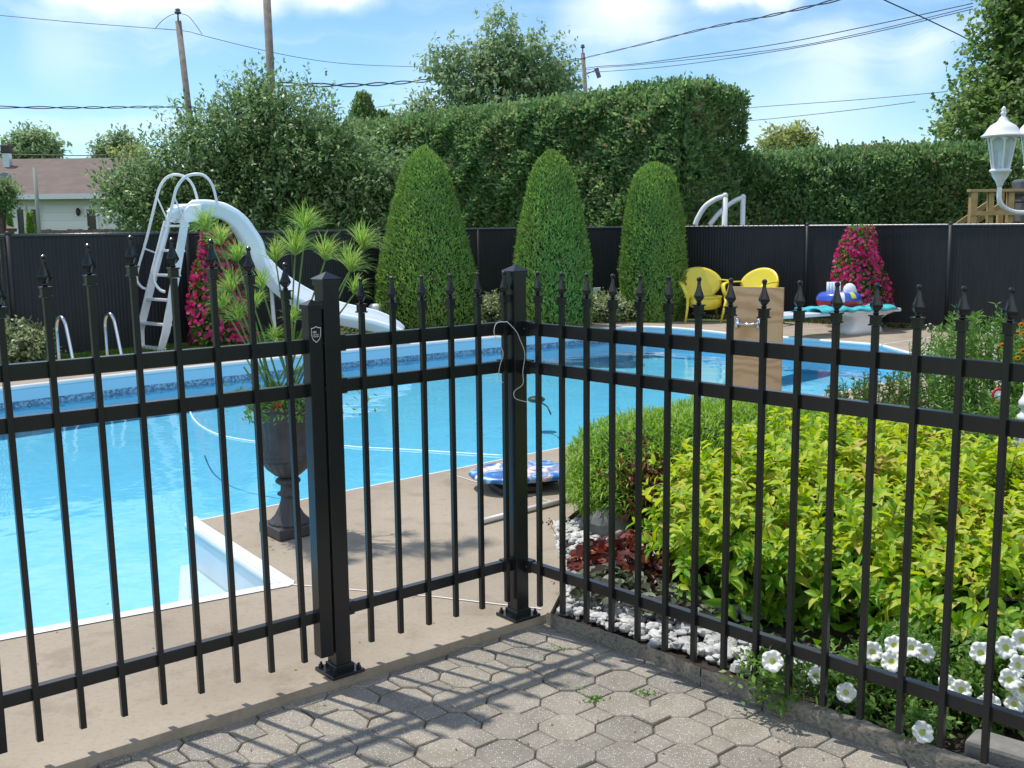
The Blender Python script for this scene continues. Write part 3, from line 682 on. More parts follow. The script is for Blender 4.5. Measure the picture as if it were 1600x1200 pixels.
# ---- stainless pool ladder ----
inw = V(.75, -.661, 0)
F1 = g(93, 574); F2 = g(168, 566.5)
lad = empty('pool_ladder', F1.lerp(F2, .5), 'stainless pool ladder with two looped grab rails at the far left pool edge', 'pool ladder')
legs = []
for F in (F1, F2):
    pts = [F+V(0, 0, -.02), F+V(0, 0, .3), F+V(0, 0, .42), F+inw*.035+V(0, 0, .50), F+inw*.10+V(0, 0, .535), F+inw*.17+V(0, 0, .50), F+inw*.22+V(0, 0, .40), F+inw*.33+V(0, 0, .0), F+inw*.37+V(0, 0, -.16), F+inw*.37+V(0, 0, -.5)]
    b_ = MB(); b_.tube(smoothpath(pts, 5), .019, 10); b_.build('grab_rail', M['chrome'], lad, True); legs.append(F+inw*.37)
for z in (-.17, -.30, -.43):
    b_ = MB(); b_.bar(legs[0]+V(0, 0, z), legs[1]+V(0, 0, z), .07, .022); b_.build('step', M['white'], lad, bevel=.004)
# ---- water slide ----
sl_ = empty('water_slide', g(235, 548), 'white water slide with looped ladder handrails curving down to the pool', 'water slide')
cl_ = [((272, 347), 12.72, .0), ((292, 339), 12.75, .0), ((330, 337), 12.8, .0), ((355, 346), 12.84, .02), ((374, 372), 12.9, .05), ((394, 408), 12.98, .10), ((425, 448), 13.05, .16), ((470, 479), 13.12, .18), ((520, 499), 13.2, .17), ((568, 510), 13.28, .14), ((606, 518), 13.33, .10), ((632, 527), 13.38, .06)]
cen = smoothpath([a(p[0], p[1], Y) for p, Y, r_ in cl_], 5)
rol = np.interp(np.linspace(0, 1, len(cen)), np.linspace(0, 1, len(cl_)), [c[2] for c in cl_])
b_ = MB(); nC = len(cen); vs = []
def csec(hw, hh):   # outer U with a rolled lip, closed loop
    o = [(-hw-.035, hh-.05), (-hw-.035, hh-.01), (-hw-.015, hh+.01), (-hw+.005, hh), (-hw+.02, hh-.05), (-hw+.05, .035), (-hw*.5, .015), (0, .01), (hw*.5, .015), (hw-.05, .035), (hw-.02, hh-.05), (hw-.005, hh), (hw+.015, hh+.01), (hw+.035, hh-.01), (hw+.035, hh-.05), (hw+.01, hh-.06), (hw+.0, .02), (hw*.5, -.012), (0, -.018), (-hw*.5, -.012), (-hw, .02), (-hw-.01, hh-.06)]
    return o
for i, p in enumerate(cen):
    f = i/(nC-1); d = (cen[min(i+1, nC-1)]-cen[max(i-1, 0)]).normalized()
    side = V(-d.y, d.x, 0).normalized()     # toward the far side
    up = d.cross(side)*-1 if d.cross(side).z < 0 else d.cross(side)
    side2 = (side*math.cos(rol[i]*1.6)+up*math.sin(rol[i]*1.6)).normalized(); up2 = d.cross(side2); up2 = up2 if up2.z > 0 else -up2
    hw = .20 if f < .8 else .20+.05*(f-.8)/.2
    hh = .13 if f < .12 else (.17 if f < .85 else .17-.08*(f-.85)/.15)
    for x, y in csec(hw, hh): vs.append(p+side2*x+up2*y)
m_ = len(csec(.2, .2)); fs = []
for i in range(nC-1):
    for j in range(m_): fs.append((i*m_+j, (i+1)*m_+j, (i+1)*m_+(j+1) % m_, i*m_+(j+1) % m_))
fs += [tuple(range(m_)), tuple(range((nC-1)*m_, nC*m_))[::-1]]
b_.add(vs, fs); b_.build('chute', M['whiteplastic'], sl_, True)
# entry hood at the top of the ladder
b_ = MB(); A = [a(257, 346, 12.9), a(262, 326, 12.9), a(272, 319, 12.9), a(290, 318, 12.9), a(292, 344, 12.9)]; B_ = [a(284, 350, 12.5), a(288, 328, 12.5), a(296, 320, 12.5), a(316, 319, 12.5), a(312, 345, 12.5)]
b_.add(A+B_, [(i, (i+1) % 5, 5+(i+1) % 5, 5+i) for i in range(5)]+[(4, 3, 2, 1, 0), (5, 6, 7, 8, 9)]); b_.build('top_deck', M['whiteplastic'], sl_, True, bevel=.015)
# ladder beams and treads
bl = [a(221, 549, 12.85), a(219, 516, 12.85), a(240, 430, 12.85), a(262, 345, 12.85)]
br = [a(250, 552, 12.5), a(259, 520, 12.5), a(275, 430, 12.5), a(289, 345, 12.5)]
lat = (bl[1]-br[1]).normalized()
def plate(pts, wd, th, name, k=1):
    b_ = MB(); fw = V(lat.y, -lat.x, 0); fw = fw if fw.x > 0 else -fw; v = []
    for i, p in enumerate(pts):
        ww = wd*(1 if i else .8)
        for (s1, s2) in ((-1, -1), (1, -1), (1, 1), (-1, 1)): v.append(p+fw*(s1*ww/2)+lat*(s2*th/2))
    n_ = len(pts); f_ = [(i*4+j, i*4+(j+1) % 4, (i+1)*4+(j+1) % 4, (i+1)*4+j) for i in range(n_-1) for j in range(4)]+[(3, 2, 1, 0), tuple(range((n_-1)*4, n_*4))]
    b_.add(v, f_); b_.build(name, M['white'], sl_, bevel=.004)
plate(bl, .10, .028, 'ladder_beam'); plate(br, .10, .028, 'ladder_beam')
def onbeam(pts, z):
    for p, q in zip(pts, pts[1:]):
        if p.z <= z <= q.z: return p.lerp(q, (z-p.z)/(q.z-p.z))
    return pts[0] if z < pts[0].z else pts[-1]
for k in range(6):
    z = .03+.285*k; p = onbeam(bl, z); q = onbeam(br, z); b_ = MB(); b_.bar(p+V(.015, 0, 0), q+V(.015, 0, 0), .10, .028); b_.build('tread', M['white'], sl_, bevel=.003)
def px3(lst, Y): return [a(x, y, Y) for x, y in lst]
hr1 = px3([(231, 452), (222, 449), (214, 437), (217, 415), (230, 370), (244, 312), (250, 292), (260, 278), (274, 273), (290, 277), (302, 291), (309, 315), (309, 322)], 12.9)
hr2 = px3([(258, 456), (249, 452), (241, 438), (244, 416), (258, 370), (271, 312), (277, 292), (289, 277), (305, 272), (320, 275), (332, 290), (339, 317), (339, 322)], 12.5)
for pts, bm, Y in ((hr1, bl, 12.9), (hr2, br, 12.5)):
    b_ = MB(); b_.tube(smoothpath(pts, 5), .017, 8); h_ = b_.build('handrail', M['white'], sl_, True)
    for zf in (3.6, 5.2):
        i_ = int(zf); p = pts[i_].lerp(pts[i_+1], zf-i_); q = onbeam(bm, p.z-.07); b_ = MB(); b_.tube([p, q], .011, 6); b_.build('rail_strut', M['white'], h_)
# support legs
for (px, y0, y1, Y) in ((424, 450, 548, 13.1), (447, 462, 546, 13.25), (613, 520, 541, 13.4)):
    b_ = MB(); p = a(px, y0, Y); b_.tube([p, V(p.x+.03, Y-.02, -.05)], .024, 8); b_.build('support_leg', M['white'], sl_)
# ---- yellow chairs ----
def chair(loc, rz, lab):
    e = empty('resin_chair', (0, 0, 0), lab, 'chair', 'yellow resin chairs by the back fence')
    b_ = MB()
    # backrest: leaning curved disc
    nr, na = 7, 40; v = [(0, 0, 0)]; f = []
    def bp(x, z): return V(x, .17+.32*(z-.40)-.55*x*x+.0, z)
    for i in range(1, nr+1):
        for j in range(na):
            t_ = 2*math.pi*j/na; r_ = i/nr; x = .345*r_*math.cos(t_); z = .555+.245*r_*math.sin(t_)
            if math.sin(t_) < 0: x *= 1-.25*(-math.sin(t_))*r_
            v.append((x, 0, z))
    v[0] = (0, 0, .555); vv = [bp(x, z) for x, _, z in v]
    f += [(0, 1+j, 1+(j+1) % na) for j in range(na)]
    for i in range(nr-1):
        for j in range(na): f.append((1+i*na+j, 1+(i+1)*na+j, 1+(i+1)*na+(j+1) % na, 1+i*na+(j+1) % na))
    b_.add(vv, f); o = b_.build('backrest', M['yellow'], e, True); md = o.modifiers.new('thick', 'SOLIDIFY'); md.thickness = .018
    # seat
    b_ = MB(); seat = [(.285*math.cos(t_)*(1 if math.sin(t_) > 0 else 1), -.02+.25*math.sin(t_)) for t_ in [2*math.pi*j/28 for j in range(28)]]
    b_.prism(seat, .355, .378); b_.build('seat', M['yellow'], e, bevel=.006)
    # curved apron under the seat front
    b_ = MB(); v = []; f = []
    for k in range(13):
        t_ = k/12; x = -.25+.5*t_; y = -.02-.24*math.sqrt(max(0, 1-(x/.285)**2)); zb = .19+.05*abs(2*t_-1)**2
        v += [(x, y, .36), (x, y, zb)]
    f = [(2*k, 2*k+1, 2*k+3, 2*k+2) for k in range(12)]; b_.add(v, f); o = b_.build('apron', M['yellow'], e, True); md = o.modifiers.new('thick', 'SOLIDIFY'); md.thickness = .014
    for s in (-1, 1):
        b_ = MB(); b_.tube([(s*.285, -.20, .37), (s*.30, -.24, .2), (s*.335, -.27, 0)], [.024, .02, .016], 8); b_.build('leg', M['yellow'], e, True)
        b_ = MB(); b_.tube([(s*.24, .18, .37), (s*.28, .26, .2), (s*.33, .34, 0)], [.024, .02, .016], 8); b_.build('leg', M['yellow'], e, True)
        # arm: broad band curling from backrest down to the seat front
        path = smoothpath([V(s*.325, .16, .60), V(s*.355, .05, .60), V(s*.37, -.10, .595), V(s*.36, -.20, .56), V(s*.32, -.235, .46), V(s*.285, -.215, .365)], 5)
        v = []; f = []
        for i, p in enumerate(path):
            d = (path[min(i+1, len(path)-1)]-path[max(i-1, 0)]).normalized(); sd = V(s, 0, 0); sd = (sd-d*sd.dot(d)).normalized(); wv_ = .030
            v += [p-sd*wv_, p+sd*wv_, p+sd*wv_+d.cross(sd)*.016, p-sd*wv_+d.cross(sd)*.016]
        n_ = len(path); f = [(i*4+j, i*4+(j+1) % 4, (i+1)*4+(j+1) % 4, (i+1)*4+j) for i in range(n_-1) for j in range(4)]+[(0, 1, 2, 3), tuple(range((n_-1)*4, n_*4))]
        b_.add(v, f); b_.build('armrest', M['yellow'], e, True)
        # side panel between arm and seat
        b_ = MB(); v = [(s*.34, -.20, .56), (s*.30, -.21, .37), (s*.27, .15, .37), (s*.30, .16, .47), (s*.335, .0, .50), (s*.355, -.12, .56)]
    e.location = loc; e.rotation_euler = (0, 0, rz); e.scale = (.98, .98, .98)
    return e
chair((2.80, 15.75, 0), R(6), 'yellow resin armchair facing the pool, right of the topiary and fully in view')
chair((3.42, 15.35, 0), R(-52), 'yellow resin armchair turned sideways, half hidden behind the plywood board')
# ---- diving board ----
bdd = V(-.88, -.475, 0).normalized(); bds = V(-bdd.y, bdd.x, 0); bk = V(4.98, 14.18, 0)
db = empty('diving_board', (4.35, 13.84, 0), 'low white diving board on a flared moulded stand', 'diving board')
b_ = MB(); b_.box(bk+bdd*1.2+V(0, 0, .285), (2.4, .42, .045), (bdd, bds, Zu)); b_.build('board', M['white'], db, bevel=.012)
b_ = MB(); secs = [(.0, .40, .17), (.05, .36, .165), (.12, .30, .16), (.19, .36, .17), (.235, .50, .185), (.262, .66, .20)]; vs = []
cb_ = bk+bdd*.52
for z, hl, hw in secs:
    hl *= .85
    for k in range(16):
        t_ = 2*math.pi*k/16; cx_ = math.copysign(abs(math.cos(t_))**.5, math.cos(t_)); sy_ = math.copysign(abs(math.sin(t_))**.5, math.sin(t_))
        vs.append(cb_+bdd*(hl*cx_*.95)+bds*(hw*sy_)+V(0, 0, z))
b_.add(vs, [(i*16+k, i*16+(k+1) % 16, (i+1)*16+(k+1) % 16, (i+1)*16+k) for i in range(5) for k in range(16)]+[tuple(range(16))[::-1], tuple(range(80, 96))]); st = b_.build('stand', M['lampwhite'], db, True)
b_ = MB(); b_.tube(arcpts(cb_-bds*.175+V(0, 0, .0), bdd, Zu, .13, .2, .1, math.pi-.1, 12), .012, 6); b_.build('stand_rib', M['lampwhite'], st, True)
# ---- things lying on the board ----
topz = .31
rc = a(1311, 462, 14.1); rc.z = topz+.105
fl_ = empty('inflatable_ring', V(rc.x, rc.y, topz), 'blue over red inflatable baby seat ring with white backrests', 'pool float')
def torus(c, R0, r0, z0, z1, name, mat, par, nn=26, mm_=8, ang=None):
    b_ = MB(); v = []; f = []; A_ = (ang or (0, 2*math.pi)); full = ang is None; nn2 = nn if full else nn+1
    for i in range(nn2):
        t_ = A_[0]+(A_[1]-A_[0])*i/nn
        for j in range(mm_+1):
            p_ = z0+(z1-z0)*j/mm_; rr = R0+r0*math.cos(p_); v.append(c+V(rr*math.cos(t_), rr*math.sin(t_), r0*1.15*math.sin(p_)))
    for i in range(nn2 if full else nn2-1):
        for j in range(mm_): f.append((i*(mm_+1)+j, ((i+1) % nn2)*(mm_+1)+j, ((i+1) % nn2)*(mm_+1)+j+1, i*(mm_+1)+j+1))
    b_.add(v, f); return b_.build(name, mat, par, True)
torus(rc, .20, .09, 0.0, math.pi, 'ring_top', M['blueinf'], fl_); torus(rc, .20, .09, -math.pi, 0, 'ring_underside', M['redinf'], fl_)
torus(rc+V(0, 0, .003), .203, .0905, -.15, 1.9, 'white_panel', M['whiteinf'], fl_, 6, 8, (R(245), R(268)))
torus(rc+V(0, 0, .003), .203, .0905, .3, 1.5, 'lime_spot', M['yelinf'], fl_, 5, 6, (R(286), R(302)))
b_ = MB()
for k in range(5): b_.tube([rc+V(-.155+.036*k, -.03, .04), rc+V(-.155+.036*k, -.03, .235)], .0205, 8)
b_.build('seat_back', M['whiteinf'], fl_, True)
b_ = MB(); b_.ball(rc+V(.12, -.05, .08), 1, 14, (.10, .07, .14)); b_.build('front_bolster', M['whiteinf'], fl_, True)
p = a(1235, 491, 13.45); q = a(1290, 483, 13.6)
b_ = MB(); b_.tube([p, p.lerp(q, .5)+V(0, 0, .006), q], .034, 12); o = b_.build('pool_noodle', M['teal'], None, True); tag(o, 'rolled teal foam noodle at the left of the diving board', 'pool noodle')
# draped towel
b_ = MB(); nx, ny = 26, 8; v = []; f = []
t0 = bk+bdd*1.42+V(0, 0, topz); ln_ = 1.30
for i in range(nx+1):
    for j in range(ny+1):
        u = i/nx; s = (j/ny-.5); x = -bdd*(ln_*u); y = bds*(s*(.50+.05*math.sin(u*9)))
        z = .018+.025*abs(math.sin(u*11+s*4))*(.5+.5*math.sin(u*5+1))+.012*math.sin(u*31+s*9)
        if abs(s) > .42: z -= .03
        v.append(t0+x+y+V(0, 0, z))
for i in range(nx):
    for j in range(ny): f.append((i*(ny+1)+j, (i+1)*(ny+1)+j, (i+1)*(ny+1)+j+1, i*(ny+1)+j+1))
b_.add(v, f); o = b_.build('towel', M['tealt'], None, True); tag(o, 'crumpled teal cloth spread along the diving board under the ring', 'towel'); md = o.modifiers.new('thick', 'SOLIDIFY'); md.thickness = .012
# ---- cast urn with papyrus ----
uc = V(-1.055, 4.93, 0)
ur = empty('garden_urn', uc, 'dark cast iron urn planter on the deck behind the gate', 'urn')
b_ = MB(); r45 = (V(.78, .62, 0), V(-.62, .78, 0), Zu); b_.box(uc+V(0, 0, .028), (.215, .215, .05), r45); b_.build('plinth', M['urn'], ur, bevel=.005)
def flute(n_, d_): return lambda j, z: 1+d_*math.cos(j*2*math.pi/ (64/n_))
b_ = MB(); b_.lathe([(.098, .053), (.092, .062), (.066, .09), (.046, .13), (.036, .165), (.034, .18), (.050, .19), (.050, .198), (.036, .206), (.034, .235), (.052, .245), (.058, .255), (.050, .266), (.034, .275)], uc, 64, flute(16, .045)); b_.build('foot', M['urn'], ur, True)
b_ = MB(); b_.lathe([(.034, .272), (.06, .285), (.094, .315), (.112, .345), (.118, .365)], uc, 64, flute(20, .035)); b_.build('bowl', M['urn'], ur, True)
b_ = MB(); b_.lathe([(.118, .36), (.125, .366), (.127, .375), (.122, .385), (.128, .392), (.127, .402), (.114, .41), (.112, .45), (.116, .50), (.126, .55), (.140, .585), (.150, .60), (.158, .604), (.160, .612), (.154, .618), (.135, .606), (.125, .59)], uc, 64, flute(22, .022)); b_.build('body', M['urn'], ur, True)
b_ = MB(); b_.lathe([(.13, .585), (.05, .60), (.0, .605)][::1], uc, 20); b_.build('potting_soil', M['soil'], ur)
pp = empty('papyrus_plant', uc+V(0, 0, .6), 'tall papyrus with feathery green umbels growing out of the urn', 'papyrus')
UMB = [(461, 388, 1.15, 0), (477, 352, 1.2, .1), (508, 396, .95, -.05), (431, 398, .75, .05), (410, 440, .75, 0), (547, 414, 1.1, .05), (566, 378, 1.15, .12), (553, 448, .55, -.08), (457, 492, .42, -.1), (322, 350, .9, .1), (345, 372, .7, -.1), (372, 398, .8, .1), (362, 446, .8, -.05), (350, 470, .6, .1), (374, 490, .7, -.12), (398, 470, .6, -.15), (428, 520, .4, -.2), (505, 470, .45, .2)]
RP, RD, RL = [], [], []; sb = MB()
for px, py, s_, dy in UMB:
    tip = a(px, py+12, 4.93+dy); tip += V(0, 0, 0); b0 = uc+V(random.uniform(-.06, .06), random.uniform(-.05, .05), .58)
    mid = b0.lerp(tip, .5)+V(0, 0, .06*abs(tip.x-b0.x)*2); path = smoothpath([b0, mid, tip], 6)
    sb.tube(path, [.0062*(1-.45*i/len(path)) for i in range(len(path))], 6)
    n_ = int(170*s_)+20; axd = np.array((path[-1]-path[-3]).normalized())
    dirs = rv(n_)*.9+axd*.85; dirs[:, 2] += .12
    RP.append(np.repeat(np.array(tip)[None], n_, 0)); RD.append(dirs); RL.append(.15*s_**.5*(.6+.5*rng.random(n_)))
for k in range(26):
    b0 = uc+V(random.uniform(-.09, .09), random.uniform(-.07, .07), .59); e_ = b0+V(random.uniform(-.16, .16), random.uniform(-.1, .1), random.uniform(.10, .32))
    sb.tube(smoothpath([b0, b0.lerp(e_, .5)+V(0, 0, .02), e_], 3), .0045, 5)
sb.build('stems', GREEN['papystem'], pp, True)
RP, RD, RL = np.concatenate(RP), np.concatenate(RD), np.concatenate(RL)
scatter('umbels', 'ray', RP, RD, np.tile([0, 0, 1.], (len(RP), 1))+rv(len(RP))*.3, RL, .0026, GREEN['papy'], pp)
low = empty('trailing_plant', uc+V(0, 0, .6), 'low leafy trailing plant with a red bloom round the urn rim', 'plant')
n_ = 900; th = rng.random(n_)*2*math.pi; rr = .10+.09*rng.random(n_); P = np.stack([uc.x+rr*np.cos(th), uc.y+rr*np.sin(th), .595+.07*rng.random(n_)-.05*(rr > .15)], 1)
P[:60] += [.24, .0, .02]; P[:60] += rng.normal(size=(60, 3))*[.03, .03, .02]; P[60:150] += [-.12, 0, .04]
scatter('foliage', 'rhomb', P, rv(n_)+[0, 0, .6], rv(n_)+[0, 0, .5], .028, .011, GREEN['weed'], low)
fp = a(434, 636, 4.80); scatter('bloom', 'disc', np.array([fp]*5)+rng.normal(size=(5, 3))*.006, rv(5), np.array([[.1, -1, .3]]*5)+rv(5)*.3, .03, .03, M['redflower'], low)
# ---- inflatable board, pole, hose, vacuum ----
fc = g(812, 738, .08); fd_ = V(.93, .36, 0).normalized(); fsd = V(-fd_.y, fd_.x, 0)
b_ = MB(); prof = []
for k in range(32):
    t_ = 2*math.pi*k/32; ct, st_ = math.cos(t_), math.sin(t_); x = .28*math.copysign(abs(ct)**.7, ct); y = .22*math.copysign(abs(st_)**.7, st_)*(1+.15*ct)
    prof.append((x, y))
rings = [(.86, -.022), (.97, -.015), (1, 0), (.97, .015), (.9, .024), (.5, .027), (.0, .028)]; vs = []
for s_, z in rings:
    for x, y in prof: vs.append(fc+fd_*(x*s_)+fsd*(y*s_)+V(0, 0, z*.8))
f = [(i*32+k, i*32+(k+1) % 32, (i+1)*32+(k+1) % 32, (i+1)*32+k) for i in range(6) for k in range(32)]+[tuple(range(32))[::-1]]
b_.add(vs, f); o = b_.build('body_board', M['float'], None, True); tag(o, 'blue and white printed body board lying at the deck edge behind the corner post', 'body board')
b_ = MB()
q0 = fc-V(0, 0, .055); b_.box(q0+fd_*-.06-fsd*.1, (.24, .16, .035), (fd_, fsd, Zu)); b_.box(q0+fd_*.02, (.40, .07, .03), (fd_, fsd, Zu)); o = b_.build('brush_head', M['dark'], None, bevel=.008); tag(o, 'flat black vacuum brush head propping up the body board', 'vacuum brush')
b_ = MB(); p = g(752, 815, .016); q = g(905, 775, .016); b_.tube([p, q], .0145, 12); o = b_.build('telescopic_pole', simple('pale_pole', (.62, .58, .56), .35), None, True); tag(o, 'pale telescopic cleaning pole lying on the tan deck', 'pole')
b_ = MB(); hp = [(297, 643), (303, 655), (318, 668), (345, 680), (400, 690), (470, 695), (540, 697), (560, 699), (640, 703), (720, 708), (786, 712)]
b_.tube(smoothpath([g(x, y, WZ+.004) for x, y in hp], 5), .007, 6); o = b_.build('pool_hose', M['hose'], None, True); tag(o, 'thin white hose floating across the pool water', 'hose')
vh = g(838, 624, -.30); b_ = MB(); b_.ball(vh, 1, 14, (.09, .09, .035)); b_.tube([vh, vh+V(.10, -.25, -.03), vh+V(.13, -.4, -.08)], .008, 6); o = b_.build('pool_cleaner', M['dark'], None, True); tag(o, 'dark automatic pool cleaner under the water, seen beside the corner post', 'pool cleaner')
# ---- plywood board with a metal pull ----
pw = a(1183, 620, 6.75); y0_ = 6.76; w2 = .1475; pwt = V(.84, -.54, 0).normalized(); pwn = V(-.54, -.84, 0).normalized()
pe = empty('plywood_board', (1.545, 6.76, 0), 'upright plywood board with a silver pull handle standing behind the shrubs', 'board')
b_ = MB(); b_.box(V(1.545, 6.76, .51), (.335, .02, 1.035), (pwt, pwn, V(0, 0, 1))); b_.build('panel', M['ply'], pe)
hy = a(1170, 505, 6.79)+pwn*.01
b_ = MB(); hl_ = hy-pwt*.072+pwn*.008; hr_ = hy+pwt*.072+pwn*.008
b_.tube(smoothpath([hl_, hl_+pwn*.03+pwt*.012, hy+pwn*.036-V(0, 0, .004), hr_+pwn*.03-pwt*.012, hr_], 5), .0085, 8)
for q in (hl_, hr_): b_.box(q, (.024, .008, .06), (pwt, pwn, Zu))
b_.build('pull_handle', M['chrome'], pe, True)
b_ = MB(); random.seed(5)     # pencilled scribbles
sx = a(1149, 534, 6.83)
for k in range(16):
    p = sx+pwt*(.011*k)+V(0, 0, random.uniform(-.008, .008)); q = p+pwt*random.choice((0, .008))+V(0, 0, random.choice((.018, .012, 0)))
    if (q-p).length < .005: q = p+V(0, 0, .02)
    d = (q-p).normalized(); s_ = d.cross(pwn)*.0012; b_.add([p-s_, q-s_, q+s_, p+s_], [(0, 1, 2, 3)])
b_.build('pencil_scribble', M['dark'], pe)

# ================= back fence =================
FZ = 1.365
bfp = [g(27, 563), g(300, 537), V(-1.9, 15.75, 0), V(.9, 17.4, 0), V(2.364, 16.75, 0), V(4.30, 15.75, 0), V(5.75, 14.2, 0), V(7.2, 12.5, 0), V(10.2, 9.2, 0)]
bfp = [V(p.x, p.y, 0) for p in bfp]
def chain(pts, lab, n0):
    e = empty('privacy_fence', pts[0], lab, 'fence', 'black slatted chain link fences')
    for i in range(len(pts)-1):
        p, q = pts[i], pts[i+1]; d = (q-p).normalized(); nn_ = V(-d.y, d.x, 0)
        if nn_.y > 0: nn_ = -nn_
        ln = (q-p).length; k = max(2, int(ln/.022)); v = []
        for j in range(k+1):       # corrugated vertical slats
            x = p+d*(ln*j/k)+nn_*(.0035*(j % 2)); v += [(x.x, x.y, .02), (x.x, x.y, FZ-.02)]
        b_ = MB(); b_.add(v, [(2*j, 2*j+2, 2*j+3, 2*j+1) for j in range(k)]); b_.build('slat_panel', M['slats'], e)
        b_ = MB(); m_ = int(ln/.075)
        for j in range(m_):
            c = p+d*(ln*(j+.5)/m_)+nn_*.012; b_.tube([c+V(0, 0, FZ-.03)-d*.014, c+V(0, 0, FZ+.035), c+V(0, 0, FZ-.03)+d*.014], .0035, 4, False)
        b_.build('knuckled_edge', M['wirefence'], e)
    b_ = MB(); b_.tube([V(p.x, p.y, FZ) for p in pts], .021, 8); b_.build('top_rail', M['railblack'], e, True)
    tot = 0
    for i in range(len(pts)):
        b_ = MB(); b_.tube([V(pts[i].x, pts[i].y, -.05), V(pts[i].x, pts[i].y, FZ+.02)], .03, 8); b_.ball(V(pts[i].x, pts[i].y, FZ+.02), .034, 8); b_.build('post', M['postblack'], e, True)
        if i < len(pts)-1 and (pts[i+1]-pts[i]).length > 2.6:
            c = pts[i].lerp(pts[i+1], .5); b_ = MB(); b_.tube([V(c.x, c.y, -.05), V(c.x, c.y, FZ)], .026, 8); b_.build('post', M['postblack'], e, True)
M['wirefence'] = simple('black_mesh_wire', (.02, .022, .024), .4)
M['postblack'] = simple('black_post', (.014, .015, .016), .55)
M['railblack'] = simple('black_pipe', (.03, .033, .036), .28, .0, spec=.6)
chain(bfp, 'long black slatted chain link fence wrapping behind the pool', 0)
cr_ = bfp[0]; e = empty('privacy_fence', cr_, 'short black slatted fence return at the far left edge', 'fence', 'black slatted chain link fences')
bpt = V(-8.6, 9.1, 0); d = (bpt-cr_).normalized(); ln = (bpt-cr_).length; b_ = MB()
nn_ = V(-d.y, d.x, 0)
for j in range(int(ln/.045)):
    c = cr_+d*(.045*(j+.5)); b_.box(V(c.x, c.y, .68), (.033, .004, 1.3), (d, nn_, Zu))
b_.build('slat_panel', M['slats'], e); b_ = MB(); b_.tube([V(cr_.x, cr_.y, FZ), V(bpt.x, bpt.y, FZ)], .021, 8); b_.build('top_rail', M['railblack'], e)

# ================= shrubs, hedges, trees =================
def plant(name, base, label, cat, group=None): return empty(name, base, label, cat, group)
# clipped topiary cones
def topiary(bx, by, H, prof, lab):
    e = plant('topiary', (bx, by, 0), lab, 'topiary', 'clipped conical evergreens by the pool')
    pz = np.array([q[0] for q in prof]); pr = np.array([q[1] for q in prof])
    n = 34000; u = rng.random(n); z = u**.92*H; th = rng.random(n)*2*math.pi
    nb = noise3(th, z, 5)
    r = np.interp(z/H, pz, pr)*(1+.04*nb+.018*np.sin(th*17+z*5)*np.sin(z*19+th*3))-.06*rng.random(n)**2+.03*rng.random(n)**12
    nx = np.stack([np.cos(th), np.sin(th), np.zeros(n)], 1); slope = np.interp(z/H, pz, np.gradient(pr, pz))/H
    nx[:, 2] = -slope*.9; nx = nrm(nx)
    P = np.stack([bx+r*np.cos(th), by+r*np.sin(th), z], 1)
    D = nrm(nx*.55+rv(n)*.6+np.array([0, 0, .75])); LL = .045*(.5+1.0*rng.random(n)**1.5)
    scatter('foliage', 'needle', P-D*.02, D, nx+rv(n)*.5, LL, .016, GREEN['topiary'], e)
    b_ = MB(); b_.lathe([(max(.01, np.interp(k/14, pz, pr)*.93-.03), H*k/14*.985) for k in range(15)], (bx, by, 0), 20); b_.build('dark_core', M['topcore'], e, True)
    b_ = MB(); b_.tube([(bx, by, -.1), (bx, by, H*.8)], .05, 7); b_.build('trunk', M['bark'], e, True)
def noise3(th, z, k):
    s = 0
    for i in range(k):
        a_, b2, c_ = rng.integers(1, 7), rng.uniform(1, 9), rng.uniform(0, 6.28); s = s+np.sin(th*a_+z*b2+c_)/k*1.6
    return s
M['topcore'] = simple('dark_core_deep_green', (.02, .05, .01), .95, var=.3, nscale=8)  # darkest filling, blocks light inside the clipped and thread-leaf evergreens
topiary(-1.20, 15.42, 2.52, [(0, .70), (.12, .74), (.3, .71), (.5, .58), (.68, .46), (.82, .36), (.92, .25), (.97, .13), (1, .03)], 'widest and tallest clipped green cone, left of the three by the pool')
topiary(.58, 15.25, 2.44, [(0, .54), (.15, .58), (.35, .555), (.55, .48), (.72, .39), (.86, .30), (.94, .20), (.98, .10), (1, .03)], 'middle clipped green cone with a narrow pointed tip')
topiary(2.12, 16.1, 2.30, [(0, .46), (.2, .50), (.4, .49), (.6, .45), (.78, .38), (.9, .31), (.97, .2), (1, .05)], 'narrowest clipped green cone with a blunt rounded top beside the yellow chair')
